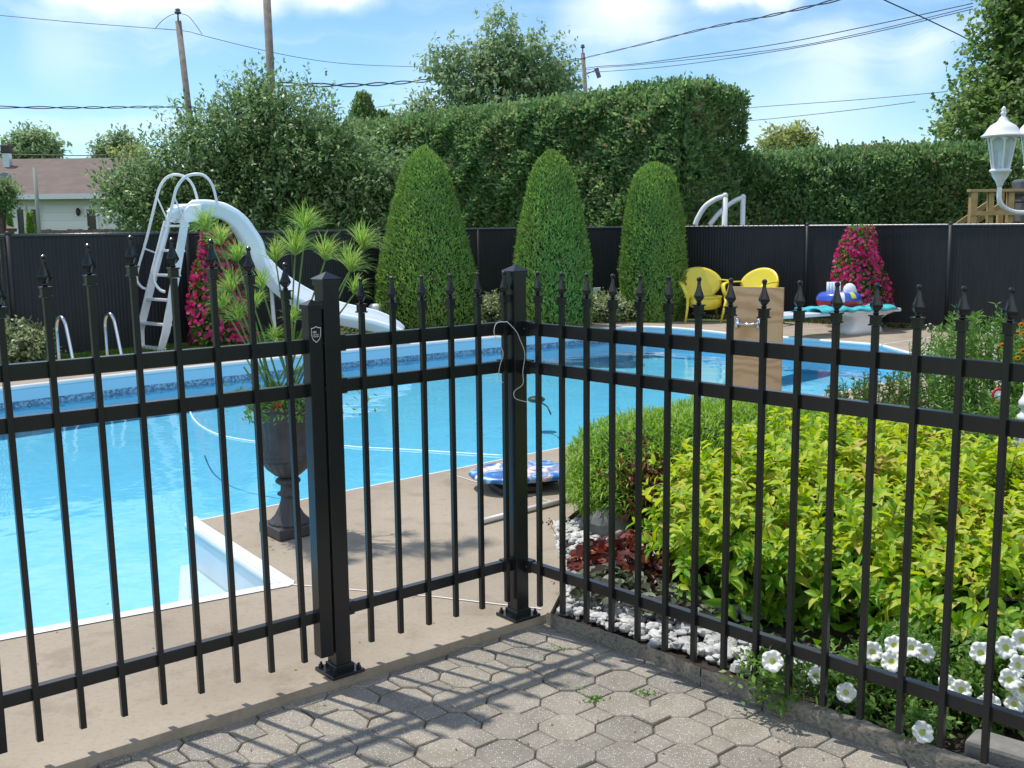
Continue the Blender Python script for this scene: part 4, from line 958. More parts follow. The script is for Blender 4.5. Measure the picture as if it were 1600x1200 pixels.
# hedges
def hedge(p, q, zp, zq, depth, n, lab, LL=.13, LW=.06, mat='cedar', tm='frond', bump_=.12):
    e = plant('hedge', p.lerp(q, .5), lab, 'hedge')
    d = (q-p).normalized(); nn_ = V(d.y, -d.x, 0); nn_ = nn_ if nn_.y < 0 else -nn_
    L0 = (q-p).length; hd = depth/2
    area = np.array([L0*max(zp, zq), L0*depth, depth*zp, depth*zq, L0*zp*.35]); idx = rng.choice(5, n, p=area/area.sum())
    s = rng.random(n)*L0; h = rng.random(n); y = (rng.random(n)-.5)*2*hd
    zt = zp+(zq-zp)*s/L0
    ph = [rng.uniform(0, 6.28) for _ in range(8)]
    def w_(s_, h_): return (np.sin(s_*1.3+ph[0])*np.sin(h_*1.7+ph[1])+.6*np.sin(s_*3.1+ph[2]+h_)*np.sin(h_*3.7+ph[3])+.5*np.sin(s_*6.3+ph[4])*np.sin(h_*7.+ph[5]+s_))
    X = s.copy(); Yv = np.full(n, -hd); Z = h*zt; NX = np.tile([0., -1, 0], (n, 1))
    rnd = .35
    Yv = Yv+np.where(h*zt > zt-rnd, ((h*zt-(zt-rnd))/rnd)**2*rnd*.8, 0)
    m = idx == 1; Yv[m] = y[m]; Z[m] = zt[m]-np.clip((np.abs(y[m])-hd+rnd)/rnd, 0, 1)**2*rnd*.7+rng.normal(size=m.sum())*.05; NX[m] = [0, 0, 1]
    m = idx == 2; X[m] = 0; Yv[m] = y[m]; Z[m] = h[m]*zp; NX[m] = [-1, 0, 0]
    m = idx == 3; X[m] = L0; Yv[m] = y[m]; Z[m] = h[m]*zq; NX[m] = [1, 0, 0]
    m = idx == 4; Yv[m] = hd; NX[m] = [0, 1, 0]
    off = bump_*w_(X+Yv*2, Z)-.22*rng.random(n)**2
    X = X+NX[:, 0]*off; Yv = Yv+NX[:, 1]*off; Z = Z+NX[:, 2]*off*.6
    P = np.array(p)[None]+np.outer(X, np.array(d))-np.outer(Yv, np.array(nn_)); P[:, 2] += Z
    NW = np.outer(NX[:, 0], np.array(d))-np.outer(NX[:, 1], np.array(nn_)); NW[:, 2] += NX[:, 2]
    D = nrm(NW*.7+rv(n)*.7+np.array([0, 0, .55])); sc_ = .55+.9*rng.random(n)
    scatter('foliage', tm, P, D, rv(n)+NW*.6+np.array([0, 0, .4]), LL*sc_, LW*sc_, GREEN[mat], e)
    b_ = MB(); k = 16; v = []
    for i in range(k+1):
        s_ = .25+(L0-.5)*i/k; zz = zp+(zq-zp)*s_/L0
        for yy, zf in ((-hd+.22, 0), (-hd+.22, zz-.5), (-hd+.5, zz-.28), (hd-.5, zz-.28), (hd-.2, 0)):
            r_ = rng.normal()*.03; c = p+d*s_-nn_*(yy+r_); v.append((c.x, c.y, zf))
    b_.add(v, [(i*5+j, i*5+j+1, (i+1)*5+j+1, (i+1)*5+j) for i in range(k) for j in range(4)]+[(0, 1, 2, 3, 4), (k*5+4, k*5+3, k*5+2, k*5+1, k*5)]); b_.build('dark_core', M['core'], e)
    return e
hg1 = hedge(V(3.75, 20.1, 0), V(-4.6, 29.0, 0), 3.82, 3.82, 1.9, 150000, 'tall clipped cedar hedge rising behind the three topiary cones', .12, .055)
hg2 = hedge(V(4.1, 21.6, 0), V(15.0, 20.6, 0), 2.62, 2.85, 1.8, 95000, 'lower dense cedar hedge running right behind the wooden deck', .11, .052)
# wispy hedge-end shoots
# broad apple tree at left
at_ = plant('apple_tree', (-4.6, 19.7, 0), 'broad leafy fruit tree with upright shoots behind the slide', 'tree')
B1 = []
for px, py, rx, rz in ((245, 305, .8, .6), (325, 262, .9, .75), (395, 215, .85, .8), (455, 215, .85, .8), (510, 268, .85, .7), (590, 290, .75, .62), (310, 320, 1.1, .6), (430, 320, 1.3, .9), (560, 335, 1.2, .7), (205, 330, .45, .4), (180, 300, .3, .22), (480, 270, 1.2, .8), (400, 160, .4, .4), (300, 215, .4, .35)):
    q = a(px, py, 19.4+random.uniform(-.3, .3)); B1.append((q.x, q.y, q.z, rx, rx*.95, rz))
crown('crown', B1, 6500, 11, .42, .085, .042, GREEN['apple'], at_, shell=.22, up=.45)
core('dark_core', B1, .42, M['core'], at_)
trunk(at_, (-4.6, 19.9, -.1), (-4.5, 19.9, 2.2), .14, [(b[0], b[1], b[2]) for b in B1[:6]])
P, D = [], []
for k in range(46):
    if k < 14: px, py, h_ = [(375, 128, .6), (390, 112, .5), (408, 118, .7), (440, 150, .6), (480, 102, 1.0), (486, 130, .8), (524, 130, .9), (520, 160, .6), (335, 150, .7), (300, 175, .4), (220, 195, .5), (236, 195, .55), (500, 165, .5), (465, 140, .6)][k]
    else: px, py, h_ = random.uniform(180, 600), 0, random.uniform(.3, .6)
    Yk = 19.6+random.uniform(-.4, .4); top = a(px, py if k < 14 else np.interp(px, [180, 300, 400, 480, 560, 600], [245, 185, 150, 150, 195, 215])+random.uniform(0, 35), Yk)
    n_ = int(26*h_/.5); t_ = rng.random(n_); lean = np.array([random.uniform(-.12, .12), 0, -1])
    P.append(np.array(top)[None]+lean[None]*(t_*h_*1.2)[:, None]+rng.normal(size=(n_, 3))*.015); D.append(rv(n_)*[1, 1, .5]+[0, 0, .7])
P, D = np.concatenate(P), np.concatenate(D); scatter('shoots', 'rhomb', P, D, rv(len(P)), .085, .034, GREEN['apple'], at_)
# maple at right
mp_ = plant('maple_tree', (12.9, 25.5, 0), 'large spreading maple rising above the right-hand hedge', 'tree')
B2 = [(12.6, 25.5, 3.9, 2.3, 2.0, 1.3), (11.6, 25.2, 3.5, 1.55, 1.5, .75), (12.9, 25.7, 5.3, 2.0, 2.0, 1.2), (13.5, 25.6, 6.9, 2.45, 2.1, 1.4), (13.9, 26, 8.6, 2.2, 2, 1.5), (12.4, 25.3, 6.2, 1.4, 1.4, .9), (15, 26, 5, 2.5, 2.2, 2.5), (15.2, 26, 7.5, 2.5, 2.2, 2.3)]
crown('crown', B2, 8000, 9, .55, .15, .11, GREEN['maple'], mp_, tm='frond', shell=.4, droop=.3, up=.15)
core('dark_core', B2, .42, M['core'], mp_); trunk(mp_, (13.2, 25.7, -.1), (13.2, 25.7, 6), .28, [(b[0], b[1], b[2]) for b in B2])
# loose tree behind the hedge
lt_ = plant('poplar_tree', (-.2, 35, 0), 'airy tree with drooping leaf clumps peering over the tall hedge', 'tree')
B3 = [(-.25, 35, 6.9, .55, .6, 1.1), (.15, 35, 6.3, .95, 1, 1.0), (1.2, 35, 6.2, .8, .8, 1.0), (-1.3, 35, 6.0, 1.0, .9, .9), (-.2, 35, 5.4, 1.7, 1.4, 1.2), (1.6, 35, 5.3, .9, .8, .7), (-2.1, 35, 6.5, .45, .5, .4), (-2.3, 35, 4.9, 1.0, .8, .5), (-3.0, 35, 4.6, .6, .6, .4), (.3, 35, 4.4, 2.4, 1.6, .9)]
crown('crown', B3, 1900, 12, .5, .17, .085, GREEN['farleaf'], lt_, tm='rhomb', shell=.25, droop=.9, up=.2)
trunk(lt_, (-.2, 35, -.1), (-.3, 35, 6.3), .2, [(b[0], b[1], b[2]) for b in B3])
# small conical cedars beyond
for (px, py, pb, Y, w2, lab) in ((567, 151, 215, 32, .62, 'dark conical cedar peeking over the hedge beside the fruit tree'), (598, 178, 215, 32.5, .34, 'smallest dark cedar tip just right of the conical one')):
    t_ = a(px, py, Y); bz = a(px, pb, Y).z-1.5; e = plant('cedar_tree', (t_.x, Y, 0), lab, 'tree')
    n = 7000 if w2 > .5 else 2500; h = rng.random(n)**.8; r = w2*(1-h**1.8)*1.02+.05; th = rng.random(n)*6.283
    P = np.stack([t_.x+r*np.cos(th), Y+r*np.sin(th), t_.z-(1-(h))*0-(1-h)*(t_.z-bz)], 1)+rng.normal(size=(n, 3))*.04
    D = np.stack([np.cos(th)*.5, np.sin(th)*.5, np.ones(n)*.7], 1)+rv(n)*.5; scatter('crown', 'frond', P, D, rv(n), .14, .07, GREEN['cedar'], e)
    b_ = MB(); b_.lathe([(w2*.8, bz), (w2*.75, bz+.8), (w2*.3, t_.z-.45), (.02, t_.z-.2)], (t_.x, Y, 0), 12); b_.build('dark_core', M['core'], e, True)
    b_ = MB(); b_.tube([(t_.x, Y, -.1), (t_.x, Y, t_.z-.5)], .1, 6); b_.build('trunk', M['bark'], e)
# far trees: (px list of blobs)
def fartree(name, px, py, Y, rx, rz, n, mat, lab, LL=.3, extra=(), drp=.2, group=None):
    c = a(px, py, Y); e = plant(name, (c.x, Y, 0), lab, 'tree', group); Bs = [(c.x, Y, c.z, rx, rx, rz)]+[(c.x+dx, Y, c.z+dz, r1, r1, r2) for dx, dz, r1, r2 in extra]
    crown('crown', Bs, n, 10, LL*2, LL, LL*.5, GREEN[mat], e, shell=.3, droop=drp); trunk(e, (c.x, Y, -.1), (c.x, Y, c.z), .05+.05*rz, [(b[0]+.1, b[1], b[2]+.3*b[5]) for b in Bs])
fartree('willow_tree', 50, 236, 60, 1.3, 1.0, 500, 'farleaf', 'rounded grey-green tree behind the brown roof', .3, [(-.7, -.3, .8, .8), (.75, -.4, .75, .8), (0, .1, .8, .9)], .8)
for i, (px, py, h_) in enumerate(((160, 241, 1.0), (176, 242, .9), (190, 236, 1.4), (204, 238, 1.2))):
    fartree('poplar_tree', px, py, 75, .42, h_, 90, 'farleaf', ['first and lowest-left of the four slim poplars above the house roof', 'second slim poplar from the left above the house roof', 'third and tallest slim poplar above the house roof', 'right-hand slim poplar above the house roof beside the fruit tree'][i], .3, group='distant poplars over the roof')
fartree('yellow_bush', 203, 252, 50, .8, .5, 120, 'yellowleaf', 'yellowish bush at the right end of the brown roof', .2)
fartree('small_tree', 1232, 235, 42, 1.0, .75, 500, 'yellowleaf', 'small yellow-green tree above the lower hedge', .2, [(-.5, -.3, .5, .4), (.25, .25, .4, .4)])
fartree('dark_bush', 0, 306, 17, .27, .27, 700, 'cedar', 'dark rounded foliage at the left edge in front of the house', .05, [(-.2, .0, .3, .3)])
# low conical cedars before the house
for (px, Y, lab) in ((14, 24, 'small cone cedar nearest the left edge in front of the house'), (46, 24.5, 'bigger pair of cone cedars under the grey post by the house window')):
    t_ = a(px, 335, Y); e = plant('cedar_shrub', (t_.x, Y, 0), lab, 'shrub'); n = 2500; h = rng.random(n); w2 = .13 if px < 20 else .2; r = w2*(1-h*.85); th = rng.random(n)*6.283
    P = np.stack([t_.x+r*np.cos(th), Y+r*np.sin(th), h*t_.z+.04*np.sin(th*2)], 1); D = np.stack([np.cos(th)*.4, np.sin(th)*.4, np.ones(n)], 1)+rv(n)*.4
    scatter('foliage', 'needle', P, D, rv(n), .08, .03, GREEN['topiary'], e); b_ = MB(); b_.lathe([(w2*.8, 0), (.02, t_.z*.95)], (t_.x, Y, 0), 10); b_.build('dark_core', M['topcore'], e)
# variegated shrubs
def varieg(px0, px1, ptop, Y, n, lab, spikes=0):
    p0 = a(px0, ptop, Y); p1 = a(px1, ptop, Y); cx_ = (p0.x+p1.x)/2; rx = (p1.x-p0.x)/2; h_ = p0.z
    e = plant('variegated_shrub', (cx_, Y, 0), lab, 'shrub', 'variegated shrubs beside the pool')
    Bs = [(cx_+rx*random.uniform(-.45, .45), Y+random.uniform(-.15, .15), h_*random.uniform(.4, .6), rx*random.uniform(.45, .7), .35, h_*.42) for _ in range(5)]+[(cx_, Y, h_*.4, rx, .35, h_*.5)]
    crown('foliage', Bs, n, 9, .10, .042, .024, GREEN['varieg'], e, shell=.45, up=.8); core('dark_core', Bs, .6, M['core'], e)
varieg(-70, 82, 512, 11.6, 900, 'largest cream-green variegated shrub at the far left by the fence')
varieg(528, 582, 502, 14.0, 350, 'cream-green variegated shrub tucked under the slide')
varieg(748, 806, 466, 16.0, 420, 'cream-green variegated shrub between the left and middle cones')
varieg(908, 992, 462, 15.9, 560, 'cream-green variegated shrub between the middle and right cones')
# spikes of the low shrubs share their leaves
# lawn strip along the fence
n = 26000; P = np.zeros((n, 3)); i = 0; seg = [V(-6.2, 10.6, 0), V(-4.6, 12.0, 0), V(-3.5, 13.2, 0), V(-2.0, 14.7, 0), V(-1.6, 15.3, 0)]
sidx = rng.integers(0, 4, n); tt = rng.random(n); A = np.array([list(s_) for s_ in seg]); P = A[sidx]*(1-tt)[:, None]+A[sidx+1]*tt[:, None]; P[:, :2] += np.outer(rng.random(n)*1.6-.35, [-.7, .7])
P[:, 2] = -.06; tag(scatter('grass', 'needle', P, rv(n)*.5+[0, 0, 1], rv(n), .075+.05*rng.random(n), .010, GREEN['grass']), kind='stuff')
n = 9000; sA = np.array([[1.2, 16.9, 0], [4.2, 15.55, 0], [5.7, 14.0, 0], [7.0, 12.6, 0]]); sidx = rng.integers(0, 3, n); tt = rng.random(n); P = sA[sidx]*(1-tt)[:, None]+sA[sidx+1]*tt[:, None]+rng.normal(size=(n, 3))*[.09, .09, 0]
o = scatter('weeds', 'rhomb', P, rv(n)*.6+[0, 0, 1], rv(n), .07, .02, leafmat('dry_weeds', [(.07, .06, .03), (.12, .12, .05), (.16, .2, .07)], .7, .2, 3)); tag(o, kind='stuff')
# petunia towers
def tower(cx_, cy_, z0, H, rbot, rtop, n, lab, prof=None):
    e = plant('petunia_tower', (cx_, cy_, 0), lab, 'flowering plant', 'pink petunia towers')
    nn2 = 5200; h = rng.random(nn2); th = rng.random(nn2)*6.283; R_ = lambda h: (rtop+(rbot-rtop)*(1-h)**.8)*(1+.12*np.sin(th[:len(h)]*3+h*8))
    r = R_(h)*(.75+.25*rng.random(nn2)); P = np.stack([cx_+r*np.cos(th), cy_+r*np.sin(th), z0+h*H], 1)
    scatter('foliage', 'rhomb', P, rv(nn2)+[0, 0, .3], rv(nn2), .06, .028, GREEN['petleaf'], e)
    h = rng.random(n)**.95; th = rng.random(n)*6.283; r = (rtop+(rbot-rtop)*(1-h)**.8)*(1+.12*np.sin(th*3+h*8))*(.98+.12*rng.random(n)); nx = np.stack([np.cos(th), np.sin(th), .25+0*h], 1)
    keep = np.sin(th*4+h*13)+np.sin(h*23+th*2) > -1.5; P = np.stack([cx_+r*np.cos(th), cy_+r*np.sin(th), z0+h*H], 1)[keep]; nx = nrm(nx+rv(n)*.45)[keep]
    scatter('blossoms', 'disc', P, rv(len(P)), nx, .054, .054, GREEN['pink'], e); bpy.data.objects[-1] if 0 else None
    b_ = MB(); b_.lathe([(rbot*.6, z0+.05), (rbot*.55, z0+H*.4), (rtop*.4, z0+H*.92)], (cx_, cy_, 0), 14); b_.build('dark_core', M['core'], e, True)
    b_ = MB(); b_.tube([(cx_, cy_, -.05), (cx_, cy_, z0+H*.9)], .02, 6); b_.build('support_stake', M['dark'], e)
tower(-3.58, 13.15, .05, 1.36, .38, .13, 1250, 'tall column of magenta petunias behind the slide ladder')
tower(4.70, 14.62, .18, 1.17, .43, .14, 1300, 'cone of magenta petunias behind the diving board')

# ================= near garden bed =================
# golden weigela: arching shoots with opposite leaves
def shoots(name, Bs, n, lo, hi, LL, LW, mats, parent, zsplit, shell=.55, yc=None):
    P0, O, idx, r = blobpts(Bs, n, shell); k = P0[:, 2] > .03; P0, O = P0[k], O[k]; n = len(P0)
    D0 = nrm(O*.9+rv(n)*.45+np.array([0, 0, .55])); ln = lo+(hi-lo)*rng.random(n)
    PP, DD, NN, SS = [], [], [], []; nodes = 5
    ph = rng.random(n)*6.283
    for j in range(nodes):
        t = (j+.6)/nodes; c = P0+D0*(ln*t)[:, None]-np.array([0, 0, 1.])*(ln*t*t*.12)[:, None]
        X = nrm(np.cross(D0, [0.13, .2, 1.])); Y = np.cross(D0, X)
        for s in ((-1, 1) if j < nodes-1 else (-1, 1, -2, 2)):
            a_ = ph+(j % 2)*1.57+(math.pi/2 if abs(s) == 2 else 0); side = (X*np.cos(a_)[:, None]+Y*np.sin(a_)[:, None])*np.sign(s)
            d = nrm(side*(1.0 if j < nodes-1 else .75)+D0*(.55+.25*t)+rv(n)*.32-np.array([0, 0, .12])); PP.append(c); DD.append(d); NN.append(nrm(D0+np.array([0, 0, .8])+rv(n)*.4)); SS.append((1.05-.45*t if j < nodes-1 else .6)*(.55+.75*rng.random(n)))
    PP, DD, NN, SS = map(np.concatenate, (PP, DD, NN, SS))
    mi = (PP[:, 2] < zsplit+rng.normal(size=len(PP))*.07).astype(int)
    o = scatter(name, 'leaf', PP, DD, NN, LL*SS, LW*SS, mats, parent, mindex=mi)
    b_ = MB(); 
    for i in range(0, n, 3):
        p = Vector(P0[i]); d = Vector(D0[i]); b_.tube([p-d*.08, p+d*ln[i]*.8], .0022, 4, False)
    b_.build('shoots', simple('weigela_stem', (.20, .12, .05), .7), parent)
gs_ = plant('golden_shrub', (1.42, 4.25, 0), 'big lime and gold leaved shrub filling the bed behind the fence', 'shrub')
B4 = [(1.10, 4.35, .24, .42, .5, .23), (1.62, 4.30, .28, .52, .5, .24), (2.05, 4.1, .22, .42, .5, .22), (.90, 4.12, .17, .33, .38, .17), (1.35, 4.0, .20, .45, .42, .20), (1.8, 3.85, .18, .45, .42, .18), (1.45, 4.6, .31, .5, .4, .21), (1.0, 4.5, .22, .3, .3, .2), (2.25, 3.6, .16, .35, .4, .16), (.93, 3.92, .13, .27, .22, .13), (1.22, 3.68, .13, .33, .22, .13), (1.6, 3.45, .14, .35, .25, .13), (1.95, 3.15, .14, .35, .25, .13)]
shoots('foliage', B4, 2000, .10, .19, .080, .038, [GREEN['gold'], GREEN['goldlow']], gs_, .19, .5)
core('dark_core', B4[:9], .5, M['goldcore'], gs_)
b_ = MB()
for k in range(22): 
    q = random.choice(B4); b_.tube([(1.4+random.uniform(-.1, .1), 4.2+random.uniform(-.1, .1), -.05), (q[0]+random.uniform(-.2, .2), q[1]+random.uniform(-.2, .2), q[2]+.1)], .006, 5, False)
b_.build('woody_stems', M['bark'], gs_)
P, O, _, _ = blobpts(B4, 170, .95); k = P[:, 2] > .24; P, O = P[k], O[k]
P = np.repeat(P+O*.05, 6, 0)+rng.normal(size=(len(P)*6, 3))*.010; sf_ = scatter('spent_flowers', 'needle', P, rv(len(P)), rv(len(P)), .022, .008, leafmat('spent_bloom', [(.16, .04, .03), (.25, .10, .05), (.35, .02, .06)], .7, .2, 3), gs_); sf_['kind'] = 'stuff'
# thread-leaf evergreen mound
ml_ = plant('thread_leaf_shrub', (.88, 5.35, 0), 'rounded bright green thread-leaf evergreen left of the golden shrub', 'shrub')
B5 = [(.72, 5.25, .24, .46, .5, .26), (1.12, 5.45, .28, .5, .5, .26), (.55, 5.1, .17, .30, .35, .16), (.95, 5.2, .29, .4, .4, .23), (1.45, 5.6, .23, .42, .5, .24), (1.8, 5.8, .2, .35, .5, .2)]
P, O, _, r = blobpts(B5, 62000, .76); k = P[:, 2] > .05; P, O = P[k], O[k]; n = len(P)
cl3 = rv(400); 
D = nrm(O*.6+rv(n)*1.0+np.array([0, 0, .0])); scatter('foliage', 'strand', P, D, np.tile([0, 0, 1.], (n, 1))+O*.3, .025+.04*rng.random(n), .0062, GREEN['mops'], ml_)
core('dark_core', B5, .80, M['topcore'], ml_)
b_ = MB(); b_.tube([(.9, 5.35, -.05), (.9, 5.35, .4)], .03, 6); b_.build('trunk', M['bark'], ml_)
# white pebbles
def pebbles(poly_fn, n, rmin, rmax):
    vs, fs = [], []; cnt = 0
    while cnt < n:
        x, y = random.uniform(.12, 1.25), random.uniform(2.8, 5.2)
        if not poly_fn(x, y): continue
        r_ = random.uniform(rmin, rmax); v, f = ballgeo(V(0, 0, 0), 1, 7, 5, (1, 1, 1)); sx, sy, sz = r_*random.uniform(.8, 1.4), r_*random.uniform(.7, 1.1), r_*random.uniform(.5, .8); th = random.uniform(0, 3.14); z = .0+random.uniform(-.008, .014)
        jit = [random.uniform(.78, 1.12) for _ in v]; o_ = len(vs)
        for q, j in zip(v, jit):
            X, Y, Z_ = q[0]*sx*j, q[1]*sy*j, q[2]*sz*j; vs.append((x+X*math.cos(th)-Y*math.sin(th), y+X*math.sin(th)+Y*math.cos(th), z+Z_))
        fs += [tuple(i+o_ for i in t_) for t_ in f]; cnt += 1
    b_ = MB(); b_.add(vs, fs); return b_
def inbed(x, y):
    s_ = (x-.11)*.70+(y-3.84)*.714      # distance behind the edging
    if x < .20 and y > 3.95: return False
    lim = .27 if y < 3.75 else 1.6
    return .055 < s_ < lim and x > .17 and y < 5.1 and x < 1.02 and not (x > .75 and y > 3.9)
mw = simple('white_marble', (.50, .49, .46), .8, var=.38, nscale=16, bmp=.4, bscale=60)
tag(pebbles(inbed, 1900, .007, .026).build('white_pebbles', mw, None, 'auto'), kind='stuff')
# grey rock
b_ = MB(); v, f = ballgeo(V(0, 0, 0), 1, 14, 9, (1, 1, 1)); rk = g(940, 842, 0)
v = [(rk.x+.045+q[0]*.105*random.uniform(.88, 1.08), rk.y+.06+q[1]*.10*random.uniform(.88, 1.08), .055+q[2]*.085*random.uniform(.9, 1.06)) for q in v]; b_.add(v, f); o = b_.build('rock', M['stone'], None, 'auto'); tag(o, 'rough grey rock on white pebbles under the thread-leaf shrub', 'rock')
# burgundy heuchera and mottled companion
def rosette(name, cx_, cy_, n, rad, H, LL, mat, lab, cat='plant', grp=None):
    e = plant(name, (cx_, cy_, 0), lab, cat, grp); th = rng.random(n)*6.283; r = rad*rng.random(n)**.6; h = H*(1-.55*(r/rad)**2)*(.55+.45*rng.random(n))
    P = np.stack([cx_+r*np.cos(th), cy_+r*np.sin(th), h+.01], 1); out_ = np.stack([np.cos(th), np.sin(th), 0*th], 1)
    D = nrm(out_+rv(n)*.5-np.array([0, 0, .1])); Nn = nrm(out_*.6+rv(n)*.9+np.array([0, 0, .8]))
    scatter('leaves', 'disc', P, D, Nn, LL*(.6+.7*rng.random(n)), LL*(.6+.6*rng.random(n)), mat, e)
    b_ = MB()
    for i in range(0, n, 4): b_.tube([(cx_, cy_, 0), tuple(P[i]*[1, 1, .6]+[0, 0, 0]), tuple(P[i])], .0018, 4, False)
    b_.build('leaf_stalks', M['core'] if mat != GREEN['heuch'] else simple('red_stalk', (.12, .03, .03), .6), e); return e
rosette('heuchera', .50, 4.22, 420, .27, .17, .046, GREEN['heuch'], 'burgundy leaved coral bells on the white pebbles behind the corner post', grp=None)
rosette('heuchera', .86, 4.62, 220, .16, .16, .044, GREEN['heuch'], 'smaller burgundy coral bells tucked against the golden shrub')
rosette('mottled_plant', .40, 3.98, 260, .19, .11, .046, GREEN['mottled'], 'low crinkled grey-green and purple leaved plant by the edging timber')
rosette('mottled_plant', .60, 3.80, 200, .15, .09, .045, GREEN['mottled'], 'second grey-green crinkled plant, partly under the golden shrub')
bb = plant('barberry', (.60, 4.88, 0), 'small purple barberry shrub beside the grey rock', 'shrub'); B6 = [(.60, 4.86, .20, .10, .10, .18), (.64, 4.9, .13, .13, .12, .12)]
crown('foliage', B6, 330, 9, .09, .026, .016, GREEN['heuch'], bb, shell=.3, up=.5); b_ = MB(); b_.tube([(.6, 4.88, -.02), (.6, 4.88, .3)], .006, 5); b_.build('stem', M['bark'], bb)
# fine red-leaved sprig at the deck edge
sg = plant('red_sprig', (.2, 4.35, 0), 'thin reddish sprig arching over the deck beside the pebbles', 'plant'); b_ = MB(); b_.tube(smoothpath([V(.24, 4.2, .0), V(.20, 4.25, .12), V(.15, 4.35, .2)], 4), .0015, 4); b_.tube(smoothpath([V(.24, 4.2, .0), V(.2, 4.1, .06), V(.14, 4.05, .07)], 4), .0015, 4); b_.build('stem', M['bark'], sg)
P = np.array([[.15, 4.35, .2]]*14+[[.16, 4.06, .07]]*12)+rng.normal(size=(26, 3))*.014; scatter('leaves', 'rhomb', P, rv(26), rv(26), .016, .007, GREEN['heuch'], sg)
# white petunias
FL = [(1207, 1033, .17), (1276, 1055, .12), (1322, 1082, .10), (1363, 1018, .2), (1397, 1008, .22), (1393, 1034, .18), (1446, 1020, .2), (1424, 1012, .22), (1442, 1144, .06), (1480, 1068, .15), (1502, 1078, .14), (1533, 1020, .23), (1572, 1012, .24), (1598, 1000, .26), (1598, 1078, .14), (1578, 1062, .17), (1592, 1040, .2), (1184, 1040, .14), (1545, 1100, .1), (1585, 1100, .1)]
groups = [(0, 3), (3, 8), (8, 11), (11, 20)]
plabs = ['leftmost white petunia clump with scattered blooms by the timber edging', 'white petunia clump with four blooms bunched under the golden shrub', 'white petunia with one large ruffled bloom hanging over the edging timber', 'fullest white petunia clump at the lower right corner']
order = [[0, 1, 2], [3, 4, 5, 6, 7], [8, 9, 10], [11, 12, 13, 14, 15, 16, 18, 19]]
def petal_flower(parent, c, nrm_, r_):
    nz_ = Vector(nrm_).normalized(); X = nz_.orthogonal().normalized(); Y = nz_.cross(X); v = [c-nz_*.010]; f = []; K = 40; rot = random.uniform(0, 6)
    for ring, (rr, dz) in enumerate(((.30, -.004), (.58, .002), (.82, .005), (1., .001))):
        for k in range(K):
            t_ = 2*math.pi*k/K; m_ = 1-(.13*abs(math.sin(2.5*t_))**6 if ring == 3 else .0)+random.uniform(-.025, .025)*(ring == 3); zz = dz+(.004*math.sin(10*t_)*rr if ring > 1 else 0)+(random.uniform(-.002, .002) if ring == 3 else 0)
            v.append(c+(X*math.cos(t_+rot)+Y*math.sin(t_+rot))*(r_*rr*m_)+nz_*zz)
    f += [(0, 1+k, 1+(k+1) % K) for k in range(K)]+[(1+i*K+k, 1+(i+1)*K+k, 1+(i+1)*K+(k+1) % K, 1+i*K+(k+1) % K) for i in range(3) for k in range(K)]
    b_ = MB(); b_.add(v, f); o = b_.build('flower', [M['petal'], M['throat']], parent, True); me = o.data
    for i, pl_ in enumerate(me.polygons): pl_.material_index = 1 if i < K*1 else 0
    b_ = MB(); b_.tube([c-nz_*.008, c-nz_*.03], [.007, .003], 6); b_.build('flower_tube', M['throat'], o)
M['petal'] = simple('petunia_white', (.76, .78, .70), .5, var=.05, nscale=60); M['throat'] = simple('petunia_throat', (.50, .55, .10), .5)
for gi, ids in enumerate(order):
    cs = []
    for i in ids:
        px, py, h_ = FL[i]; cs.append(g(px, py, h_))
    mc = sum((Vector(c) for c in cs), Vector())/len(cs); e = plant('white_petunia', (mc.x, mc.y, 0), plabs[gi], 'petunia', 'white petunias along the edging')
    Bs = []
    for c in cs:
        back = V(.02, .07, 0); Bs += [(c.x+.055+random.uniform(-.03, .04), c.y+.10, max(.03, c.z*.45), .075, .075, max(.035, c.z*.5))]
    crown('foliage', Bs, 85*len(Bs), 9, .06, .026, .011, GREEN['petleaf'], e, shell=.1, up=.9)
    for c in cs:
        petal_flower(e, c, (random.uniform(-.45, .25), -1, random.uniform(.25, .8)), random.uniform(.027, .034))
# concrete block at lower right
bp = g(1568, 1190, .02); b_ = MB(); b_.box(V(bp.x+.03, bp.y+.05, .01), (.19, .10, .07), (V(.75, -.66, 0), V(.66, .75, 0), Zu)); o = b_.build('concrete_block', M['block'], None, bevel=.012); tag(o, 'rough grey concrete block at the lower right behind the fence', 'block')

# perennials on the right
def perennial(name, cx_, cy_, rx, ry, H, ns, lab, mat='weed', LL=.05, LW=.012, cat='plant'):
    e = plant(name, (cx_, cy_, 0), lab, cat); PP, DD = [], []; b_ = MB()
    for k in range(ns):
        u = rng.random()*6.283; r = math.sqrt(rng.random()); x, y = cx_+rx*r*math.cos(u), cy_+ry*r*math.sin(u); h_ = H*(1-.45*r*r)*random.uniform(.7, 1.05); lx, ly = random.gauss(0, .05)+.1*(x-cx_), random.gauss(0, .04)
        m_ = int(h_/.011); t = rng.random(m_)**.8; PP.append(np.stack([x+lx*t, y+ly*t, h_*t], 1)); DD.append(rv(m_)*[1, 1, .5]+np.array([0, 0, .55])); b_.tube([(x, y, 0), (x+lx, y+ly, h_)], .0022, 4, False)
    PP, DD = np.concatenate(PP), np.concatenate(DD); n = len(PP); scatter('leaves', 'rhomb', PP, DD, rv(n)+[0, 0, .5], LL*(.6+.8*rng.random(n)), LW, GREEN[mat], e); b_.build('stems', GREEN['papystem'], e); return e
tp = perennial('aster', 3.22, 7.3, .52, .45, .86, 190, 'tall leafy green perennial clump beside the pool at right')
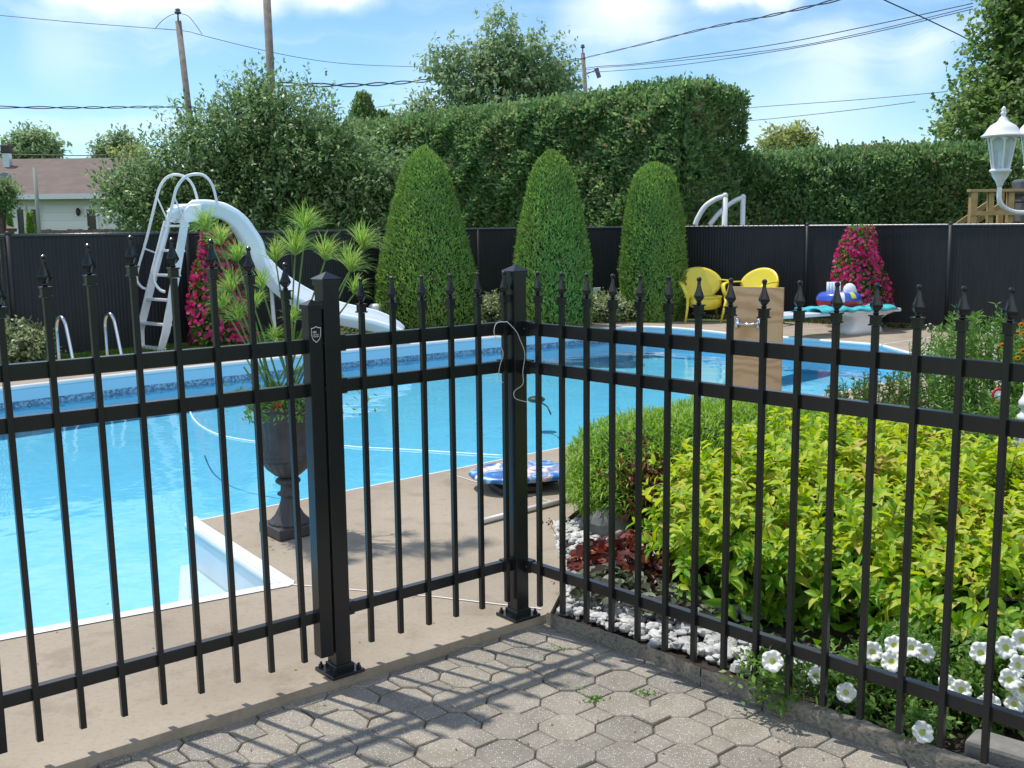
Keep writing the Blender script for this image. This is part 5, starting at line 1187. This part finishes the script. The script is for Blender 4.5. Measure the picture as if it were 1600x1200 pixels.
for (px, py, Y) in ((1452, 546, 7.3), (1462, 560, 7.2), (1545, 522, 7.3), (1552, 575, 7.2), (1560, 600, 7.1), (1450, 512, 7.3), (1555, 560, 7.1), (1548, 612, 7.0), (1466, 590, 7.0)):
    c = a(px, py, Y-.35); n_ = 9; scatter('tiny_white_blooms', 'disc', np.array(c)+rng.normal(size=(n_, 3))*.018, rv(n_), rv(n_)*.5+[0, -1, .4], .013, .013, GREEN['whitepet'], tp)
perennial('leafy_perennial', 2.82, 6.25, .34, .3, .40, 90, 'shorter soft green perennial in front of the tall clump')
perennial('leafy_perennial', 3.3, 6.35, .4, .35, .42, 90, 'leafy green perennial at the foot of the lamp post')
sp_ = perennial('spirea', 2.45, 7.15, .36, .3, .42, 150, 'low spirea with reddish tips behind the golden shrub near the pool', 'spirea', .04, .012, 'shrub')
perennial('tomato_plant', 2.72, 5.3, .22, .22, .42, 60, 'leafy plant with small red fruits right of the golden shrub', 'weed', .045, .02)
for k, (px, py) in enumerate(((1555, 729), (1573, 722), (1577, 742), (1548, 716))):
    c = a(px, py, 4.95); b_ = MB(); b_.ball(c, .014 if k == 0 else .010, 9); o = b_.build('fruit', M['red'], bpy.data.objects['tomato_plant'], True)
og = perennial('coneflower', 3.40, 7.0, .22, .2, .78, 36, 'orange daisy-flowered plant beside the white lamp post', 'weed', .05, .018)
for (px, py, Y) in ((1590, 521, 6.8), (1596, 508, 6.9), (1566, 540, 6.8), (1590, 560, 6.7), (1598, 549, 6.75), (1600, 522, 6.8)):
    c = a(px, py, Y); b_ = MB(); K = 14; v = [c+V(0, -.004, 0)]; rr = .024
    for k in range(2*K): 
        r_ = rr if k % 2 == 0 else rr*.68; t_ = math.pi*k/K; v.append(c+V(r_*math.cos(t_), .004, r_*.75*math.sin(t_)+.2*r_))
    b_.add(v, [(0, 1+k, 1+(k+1) % (2*K)) for k in range(2*K)]); fo = b_.build('flower', GREEN['orange'], og); b_ = MB(); b_.ball(c+V(0, -.006, .003), .008, 8); b_.build('flower_centre', M['soil'], fo, True)
# red rimmed white disc ornament
oc = a(1560, 618, 6.35); b_ = MB(); oe = empty('garden_ornament', (oc.x, oc.y, 0), 'round white garden disc with a red rim among the perennials', 'ornament')
b_.lathe([(.0, -.008), (.030, -.008), (.032, 0), (.03, .008), (0, .008)], oc, 24, None, (V(1, 0, 0), Zu, V(0, -1, 0))); b_.build('disc_face', M['lampwhite'], oe, True)
b_ = MB(); b_.tube(arcpts(oc, V(1, 0, 0), Zu, .034, .040, 0, 2*math.pi*.99, 24), .009, 8, closed=False); b_.build('rim', M['red'], oe, True)
b_ = MB(); b_.tube([oc-V(0, 0, .04), V(oc.x, oc.y, -.02)], .004, 6); b_.build('stake', M['dark'], oe)
# ================= lamp post =================
lp = V(2.935, 6.0, 0); le = empty('lamp_post', lp, 'white ornamental lamp post with three lanterns at the right edge', 'lamp post')
b_ = MB(); b_.lathe([(.10, -.02), (.10, .02), (.092, .05), (.085, .16), (.078, .24), (.066, .30), (.072, .315), (.072, .33), (.055, .345), (.050, .37), (.066, .385), (.068, .41), (.056, .43), (.046, .45), (.046, .50), (.050, .505), (.050, .52), (.038, .53), (.034, .56)], lp, 24); b_.build('base', M['lampwhite'], le, True)
b_ = MB(); b_.lathe([(.034, .55), (.030, 1.2), (.028, 1.46), (.036, 1.47), (.036, 1.49), (.022, 1.51)], lp, 20); b_.build('shaft', M['lampwhite'], le, True)
def lantern(c, zt):
    """hexagonal carriage lantern; zt = tip height"""
    b0 = c.copy(); z = zt-.425
    o = None
    b_ = MB(); b_.lathe([(.012, z), (.016, z+.012), (.022, z+.03), (.040, z+.055), (.047, z+.078), (.056, z+.082), (.056, z+.092), (.046, z+.098)], (c.x, c.y, 0), 24); ch = b_.build('lantern_cup', M['lampwhite'], le, True)
    b_ = MB()
    for k in range(6):
        t_ = math.pi/3*k+.3; p = V(c.x+.044*math.cos(t_), c.y+.044*math.sin(t_), z+.096); q = V(c.x+.073*math.cos(t_), c.y+.073*math.sin(t_), z+.262); b_.tube([p, q], .0048, 6)
        t2 = t_+math.pi/3; qq = V(c.x+.073*math.cos(t2), c.y+.073*math.sin(t2), z+.262); pts = [q.lerp(qq, s)+V(0, 0, -.030*(2*s-1)**2*1.) for s in (0, .15, .3, .5, .7, .85, 1)]
        v = []
        for p_ in pts: v += [p_, V(p_.x, p_.y, z+.266)]
        b_.add(v, [(2*i, 2*i+2, 2*i+3, 2*i+1) for i in range(6)])
    b_.build('lantern_frame', M['lampwhite'], ch)
    b_ = MB(); b_.lathe([(.041, z+.097), (.069, z+.26)], (c.x, c.y, 0), 6, rot=.3); b_.build('lantern_glass', M['glass'], ch)
    b_ = MB(); b_.ball(V(c.x, c.y, z+.16), 1, 10, (.018, .018, .03)); b_.lathe([(.012, z+.10), (.012, z+.14)], (c.x, c.y, 0), 8); b_.build('bulb', M['lampwhite'], ch, True)
    b_ = MB(); b_.lathe([(.072, z+.262), (.106, z+.266), (.108, z+.272), (.098, z+.278), (.086, z+.290), (.078, z+.306), (.064, z+.324), (.044, z+.336), (.034, z+.342), (.026, z+.352), (.018, z+.366), (.012, z+.372), (.011, z+.38), (.015, z+.385), (.015, z+.393), (.010, z+.397), (.012, z+.404), (.010, z+.415), (.004, z+.424), (.0, z+.425)], (c.x, c.y, 0), 28); b_.build('lantern_roof', M['lampwhite'], ch, True)
    mid = V((c.x+lp.x)/2, (c.y+lp.y)/2, 0); dirv = (lp-V(c.x, c.y, 0)); L_ = dirv.length; dirv.normalize()
    b_ = MB(); pts = [V(c.x, c.y, z+.01), V(c.x, c.y, z-.05)]+[V(c.x, c.y, z-.05)+dirv*(L_*.5*(1-math.cos(t_)))-V(0, 0, .085*math.sin(t_)) for t_ in [math.pi*i/10 for i in range(1, 10)]]+[V(lp.x, lp.y, z-.04)]
    b_.tube(smoothpath(pts, 2), .0125, 10); b_.build('arm', M['lampwhite'], ch, True)
lc = a(1562.5, 280, 5.88); lantern(V(lc.x, lc.y, 0), a(1562, 166, 5.88).z)
lantern(V(lp.x+.035, 6.22, 0), 2.06); lantern(V(lp.x+.20, 5.86, 0), 2.04)
# ================= things beyond the fence =================
# arched white rails of a neighbour's pool ladder
yl = 19.0; e = empty('pool_steps', a(1125, 352, yl), 'white arched entry rails of a pool showing above the fence', 'pool steps')
for x0, x1, Y, yt in ((1086, 1133, 18.8, 306), (1133, 1161, 19.6, 308)):
    arc = [(x0, 352), (x0+(x1-x0)*.10, 340), (x0+(x1-x0)*.33, 323), (x0+(x1-x0)*.66, 312), (x1-2, yt+1)] if Y < 19 else [(1108, 352), (1122, 335), (1136, 322), (1150, 313), (1160, yt+1)]
    b_ = MB(); b_.tube(smoothpath([a(x, y, Y) for x, y in arc], 5), .045, 8); p = a(x1, yt, Y); b_.tube([p, V(p.x, p.y, .2)], .048, 8); b_.ball(p, .055, 8); b_.build('arched_rail', M['white'], e, True)
b_ = MB(); q0 = a(1108, 352, 18.8); q1 = a(1140, 352, 19.6); b_.box((q0+q1)/2-V(0, 0, .6), (.6, .5, .08)); b_.box((q0+q1)/2-V(0, 0, .95), (.6, .9, .08)); b_.build('steps', M['white'], e)
# wooden deck platform with stairs
Yd = 18.6; e = empty('wooden_deck', (a(1560, 352, Yd).x, Yd, 0), 'raised tan timber deck with railing and stairs beyond the fence', 'deck')
def pw_(px, Y=18.6): return a(px, 340, Y).x
zr = a(1550, 296, Yd).z; zm = a(1550, 333, Yd).z; xa = pw_(1511)
b_ = MB(); b_.box(((xa+pw_(1700))/2, Yd, zr-.02), (pw_(1700)-xa, .14, .045)); b_.build('top_rail', M['treatedwood'], e, bevel=.004)
b_ = MB(); b_.box(((pw_(1514)+pw_(1700))/2, Yd-.05, zm), (pw_(1700)-pw_(1514), .045, .075)); b_.build('lower_rail', M['treatedwood'], e)
for px, w2, Y in ((1519, .11, Yd), (1546, .09, Yd+.03), (1562, .09, Yd+.9), (1577, .10, Yd+.03), (1640, .09, Yd)):
    x = pw_(px, Y); b_ = MB(); b_.box((x, Y, (zr-.03)/2), (w2, w2, zr-.03)); b_.build('post', M['treatedwood'], e)
for (xa_, ya_, xb_, yb_) in ((1494, 353, 1548, 315), (1512, 354, 1568, 318)):
    b_ = MB(); b_.bar(a(xa_-12, ya_+8, Yd+.3), a(xb_, yb_, Yd+.3), .04, .085); b_.build('stair_stringer', M['treatedwood'], e)
b_ = MB(); b_.box((pw_(1640), Yd+1.3, 1.0), (2.4, 2.2, .05)); b_.build('deck_floor', M['treatedwood'], e)
b_ = MB(); b_.box((pw_(1600, 19), 19.0, a(1590, 316, 19).z), (.9, .04, .03)); b_.build('dark_crossbar', M['dark'], e)
bq = a(1596, 292, 19.4); b_ = MB(); b_.box(V(bq.x+.1, 19.4, bq.z), (.40, .4, .26)); b_.box(V(bq.x+.1, 19.4, bq.z-.4), (.3, .3, .5)); o = b_.build('barbecue', simple('grey_cover', (.12, .13, .14), .7, var=.2), None, bevel=.05); tag(o, 'dark grey covered barbecue behind the lantern on the wooden deck', 'barbecue')
# solar light / flap between cones and white pot
p = a(933, 455, 15.9); b_ = MB(); b_.add([p+V(-.06, 0, .05), p+V(.05, 0, .055), p+V(-.01, .02, -.03), p+V(-.06, 0, -.07)], [(0, 1, 2, 3)]); b_.tube([p+V(-.05, .01, 0), V(p.x-.05, p.y, 0)], .008, 6); o = b_.build('solar_light', simple('pale_grey', (.5, .52, .55), .5), None); md = o.modifiers.new('thick', 'SOLIDIFY'); md.thickness = .02; tag(o, 'pale grey angled solar lamp head between the middle and right cones', 'solar lamp')
p = a(587, 486, 15.1); b_ = MB(); b_.lathe([(.05, p.z-.55), (.05, p.z-.1), (.095, p.z-.08), (.10, p.z+.07), (.07, p.z+.10), (.0, p.z+.11)], (p.x, p.y, 0), 14); o = b_.build('path_light', M['lampwhite'], None, True); tag(o, 'small white bollard lamp at the left foot of the widest cone', 'path light')
# ================= house =================
Yh = 34; hs_ = empty('house', (-16.6, Yh, 0), 'low white-sided bungalow with a brown shingle roof at far left', 'house')
x0 = a(-400, 330, Yh).x; x1 = a(222, 330, Yh).x; ze = a(100, 309, Yh).z; Yr = Yh+4.0; zr_ = a(100, 253, Yr).z
b_ = MB(); b_.box(((x0+x1)/2, Yh+4, ze/2), (x1-x0, 8, ze)); b_.build('wall', M['siding'], hs_)
b_ = MB(); ov = .45; zl = ze-.02
v = [(x0-ov, Yh-ov, zl), (x1+ov, Yh-ov, zl), (x1-1.2, Yr, zr_), (x0+1, Yr, zr_), (x0-ov, Yh+8+ov, zl), (x1+ov, Yh+8+ov, zl)]
v2 = [(a_[0], a_[1], a_[2]+.12) for a_ in v]; b_.add(v+v2, [(6, 7, 8, 9), (9, 8, 11, 10), (7, 11, 8), (6, 9, 10), (0, 1, 7, 6), (1, 5, 11, 7), (0, 6, 10, 4), (4, 5, 1, 0), (4, 10, 11, 5)]); rf = b_.build('roof', M['shingle'], hs_)
b_ = MB(); b_.box(((x0+x1)/2, Yh-ov-.03, zl+.05), (x1-x0+2*ov, .05, .16)); b_.build('fascia', M['lampwhite'], hs_)
cv = a(12, 258, Yr-1.0); b_ = MB(); b_.box(cv+V(0, 0, .18), (.22, .22, .55)); ch_ = b_.build('chimney', M['alu'], rf); b_ = MB(); b_.box(cv+V(0, 0, .52), (.30, .3, .28)); b_.build('chimney_cap', M['roofvent'], ch_, bevel=.03)
cv = a(177, 252, Yr-.6); b_ = MB(); b_.tube([cv-V(0, 0, .2), cv+V(0, 0, .15)], .05, 8); b_.build('roof_vent', M['roofvent'], rf)
for (pa, pb_, pt, pbt, frm) in ((25, 43, 325, 380, 1), (47, 66, 325, 380, 1), (134, 155, 325, 380, 1)):
    p = a(pa, pt, Yh-.02); q = a(pb_, pbt, Yh-.02); f_ = MB()
    for (sx, sz, sw, sh_) in (((p.x+q.x)/2, p.z, q.x-p.x+.12, .09), ((p.x+q.x)/2, q.z, q.x-p.x+.12, .09)): f_.box((sx, Yh-.04, sz), (sw, .08, sh_))
    for sx in (p.x, q.x): f_.box((sx, Yh-.035, (p.z+q.z)/2), (.07, .07, p.z-q.z-.06))
    w3 = f_.build('window', M['lampwhite'], hs_); b_ = MB(); b_.box(((p.x+q.x)/2, Yh-.012, (p.z+q.z)/2), (q.x-p.x, .02, p.z-q.z)); b_.build('pane', M['glassdark'], w3)
p = a(122, 331, Yh-.1); b_ = MB(); b_.lathe([(.03, -.12), (.07, -.05), (.07, .06), (.02, .12)], p, 8); b_.build('wall_lamp', M['dark'], hs_)
# satellite dish
p = a(8, 281, 30); e = empty('satellite_dish', (p.x, 30, 0), 'grey satellite dish in front of the brown roof', 'satellite dish'); b_ = MB()
b_.lathe([(.0, 0), (.10, .01), (.18, .035), (.21, .05), (.21, .055), (.17, .04), (0, .006)], p, 20, None, (V(1, 0, 0), V(0, .3, .95).normalized(), V(0, -.95, .3).normalized())); b_.build('dish', simple('dish_grey', (.2, .22, .24), .5), e, True)
b_ = MB(); b_.tube([p, V(p.x, 30, 0)], .03, 6); b_.build('mast', M['alu'], e)
p = a(54, 262, 29); b_ = MB(); b_.tube([V(p.x, 29, 0), V(p.x, 29, p.z)], .055, 8); o = b_.build('clothesline_post', simple('grey_green_post', (.25, .28, .24), .7), None, True); tag(o, 'plain grey-green post standing before the bungalow', 'post')
# shed corner
p = a(0, 347, 22); e = empty('garden_shed', (p.x-1, 22.5, 0), 'pale little shed roof at the lower left of the bungalow', 'shed'); q = a(33, 362, 22)
b_ = MB(); b_.box((q.x-1.45, 22.15, .55), (2.1, .25, 1.15)); b_.build('wall', M['siding'], e); b_ = MB(); pk = V(q.x-1.6, 22, a(-40, 330, 22).z); rr_ = V(q.x-.25, 22, q.z)
b_.add([rr_+V(0, -.1, 0), pk+V(0, -.1, 0), pk+V(-1.6, -.1, -.45), rr_+V(0, .35, 0), pk+V(0, .35, 0), pk+V(-1.6, .35, -.45)], [(0, 1, 4, 3), (1, 2, 5, 4)]); o = b_.build('roof', M['graywoodfence'], e); md = o.modifiers.new('thick', 'SOLIDIFY'); md.thickness = .07
# neighbour's board fence
e = empty('board_fence', (a(120, 360, 26).x, 26, 0), 'low grey-brown board fence showing above the black fence', 'fence'); xs0, xs1 = a(64, 360, 26).x, a(330, 358, 26).x; zt_ = a(115, 358.5, 26).z; b_ = MB(); x = xs0
while x < xs1:
    b_.box((x+.06, 26, zt_/2), (.115, .02, zt_+random.uniform(-.03, .03))); x += .125
b_.build('boards', M['graywoodfence'], e)
# ================= utility poles and wires =================
def upole(px0, py0, px1, py1, Y, r, lab, cap=True, taper=.8):
    top = a(px0, py0, Y); q = a(px1, py1, Y); d = (q-top); bot = top+d*(top.z/(-d.z)); e = empty('utility_pole', bot, lab, 'utility pole', 'weathered wooden utility poles')
    b_ = MB(); b_.tube([bot, top], [r, r*taper], 12); b_.build('shaft', M['polewood'], e, True)
    if cap:
        b_ = MB(); b_.tube([top, top+V(0, 0, .28)], .035, 6); b_.lathe([(.06, .25), (.13, .3), (.13, .33), (.07, .36), (.11, .4), (.05, .46)], top, 12); b_.build('insulator', M['wiregrey'], e, True)
    return top
upole(278.5, 33, 298, 200, 42, .14, 'leaning wooden utility pole with an insulator at upper left'); upole(414, -60, 427, 200, 30, .125, 'thick wooden utility pole cut off by the top of the picture', False)
upole(910.5, 83, 916, 160, 60, .14, 'slim distant utility pole above the tall hedge')
e = bpy.data.objects['utility_pole.002']; b_ = MB(); p = a(925, 122, 60); q = a(937, 106, 60); b_.box((p+q)/2+V(.1, 0, 0), (.22, .2, .55), (V(.9, 0, .3), V(0, 1, 0), V(-.3, 0, .9))); b_.bar(a(913, 117, 60), a(930, 110, 60), .05, .05); b_.build('transformer_bracket', M['wiregrey'], e)
def wire(pts, r, lab, mat='wire', twist=0):
    P_ = [a(x, y, Y) for x, y, Y in pts]; path = smoothpath(P_, 14 if twist else 6)
    b_ = MB()
    if twist:
        for s in (0, math.pi): b_.tube([p+V(0, 0, math.sin(i*.55+s)*twist)+V(0, math.cos(i*.55+s)*twist, 0) for i, p in enumerate(path)], r, 5)
    else: b_.tube(path, r, 5)
    o = b_.build('power_cable', M[mat], None, True); tag(o, lab, 'cable', 'overhead cables')
wire([(-150, 10, 48), (0, 24, 45), (120, 35, 43), (238, 44, 42), (277, 47, 42)], .014, 'thin cable running from the left edge to the leaning pole', 'wiregrey')
wire([(277, 47, 42), (298, 50, 42), (315, 55, 42), (400, 76, 44), (480, 92, 46), (560, 101, 48), (680, 105, 52)], .012, 'thin sagging cable from the leaning pole toward the airy tree', 'wiregrey')
wire([(243, 44, 42), (255, 31, 42), (272, 22, 42), (292, 24, 42), (305, 38, 42), (316, 54, 42)], .012, 'short jumper loop arching over the leaning pole top', 'wiregrey')
wire([(-100, 166, 31), (60, 168, 33), (160, 168, 36), (240, 167, 40), (294, 168, 42)], .015, 'thick twisted cable crossing left behind the leaning pole', 'wire', .03)
wire([(294, 166, 42), (330, 172, 40), (370, 165, 36), (427, 132, 30)], .018, 'twisted cable dipping between the leaning and thick poles', 'wire', .03)
wire([(427, 131, 30), (545, 133, 36), (640, 128, 42), (720, 120, 48), (820, 106, 54), (915, 91, 60)], .022, 'twisted cable from the thick pole to the distant slim pole', 'wire', .05)
wire([(915, 90, 60), (1000, 70, 44), (1100, 45, 33), (1200, 25, 26), (1310, -1, 21), (1420, -32, 18)], .013, 'heavy twisted cable climbing to the top edge right of the slim pole', 'wire', .022)
wire([(560, 171, 60), (665, 157, 60), (760, 140, 60), (913, 107, 60), (1000, 99, 52), (1200, 71, 44), (1350, 42, 40), (1520, 5, 36)], .018, 'upper of the three long straight cables right of the slim pole', 'wiregrey')
wire([(600, 181, 60), (760, 148, 60), (913, 110, 60), (1000, 101, 52), (1200, 79, 44), (1350, 51, 40), (1520, 10, 36)], .015, 'middle of the three long straight cables right of the slim pole', 'wiregrey')
wire([(913, 113, 60), (955, 111, 56), (1050, 103, 50), (1200, 82, 44), (1350, 54, 40), (1520, 14, 36)], .015, 'lowest of the three long straight cables right of the slim pole', 'wiregrey')
wire([(1340, -22, 22), (1382, 0, 23), (1435, 24, 25), (1500, 55, 27), (1530, 72, 28)], .014, 'dark cable slanting down into the maple at upper right', 'wire')
wire([(1090, 175, 50), (1200, 166, 48), (1350, 155, 45), (1480, 143, 43)], .014, 'upper faint cable between tall hedge and maple', 'wiregrey')
wire([(1100, 194, 50), (1200, 186, 48), (1330, 172, 45), (1430, 159, 43)], .014, 'lower faint cable between tall hedge and maple', 'wiregrey')
wire([(1150, 236, 30), (1200, 239, 30), (1300, 238, 30), (1380, 233, 30), (1480, 228, 30), (1545, 225, 30), (1640, 215, 30)], .012, 'cable skimming the top of the lower right hedge', 'wiregrey')
wire([(-80, 240, 50), (0, 241, 50), (120, 243, 50), (215, 241, 50), (260, 239, 50)], .022, 'dark cable just above the brown roof ridge', 'wire')

# wisps and tips above the hedge
for (e_, p, q, z0, n_) in ((hg1, V(3.4, 20.3, 0), V(-4.4, 28.8, 0), 3.85, 420), (hg2, V(4.5, 21.3, 0), V(14, 20.5, 0), 2.72, 300)):
    tt = rng.random(n_); P0_ = np.array(p)[None]*(1-tt)[:, None]+np.array(q)[None]*tt[:, None]; P0_[:, :2] += rng.normal(size=(n_, 2))*.35; hh = .03+.13*rng.random(n_)**3; hh[tt < .12] *= 1.5
    k_ = 9; t2 = np.tile(np.linspace(0, 1, k_), n_); P = np.repeat(P0_, k_, 0); P[:, 2] = z0-.08+t2*np.repeat(hh, k_)*1.6; P += rng.normal(size=P.shape)*.012
    scatter('wisps', 'frond', P, rv(len(P))*[1, 1, .4]+[0, 0, .9], rv(len(P)), .075, .035, GREEN['cedar'], e_)
# leaf litter on the paving
n_ = 46; P = np.array([list(g(random.uniform(60, 900), random.uniform(930, 1060), .002)) for _ in range(24)]+[list(g(random.uniform(350, 1300), random.uniform(1080, 1190), PZ+.004)) for _ in range(n_-24)])
P = P[:n_]; tag(scatter('leaf_litter', 'rhomb', P, rv(n_)*[1, 1, .1], np.tile([0, 0, 1.], (n_, 1))+rv(n_)*.25, .012, .006, leafmat('dry_leaf', [(.10, .06, .03), (.2, .13, .06)], .8, .1, 9)), kind='stuff')
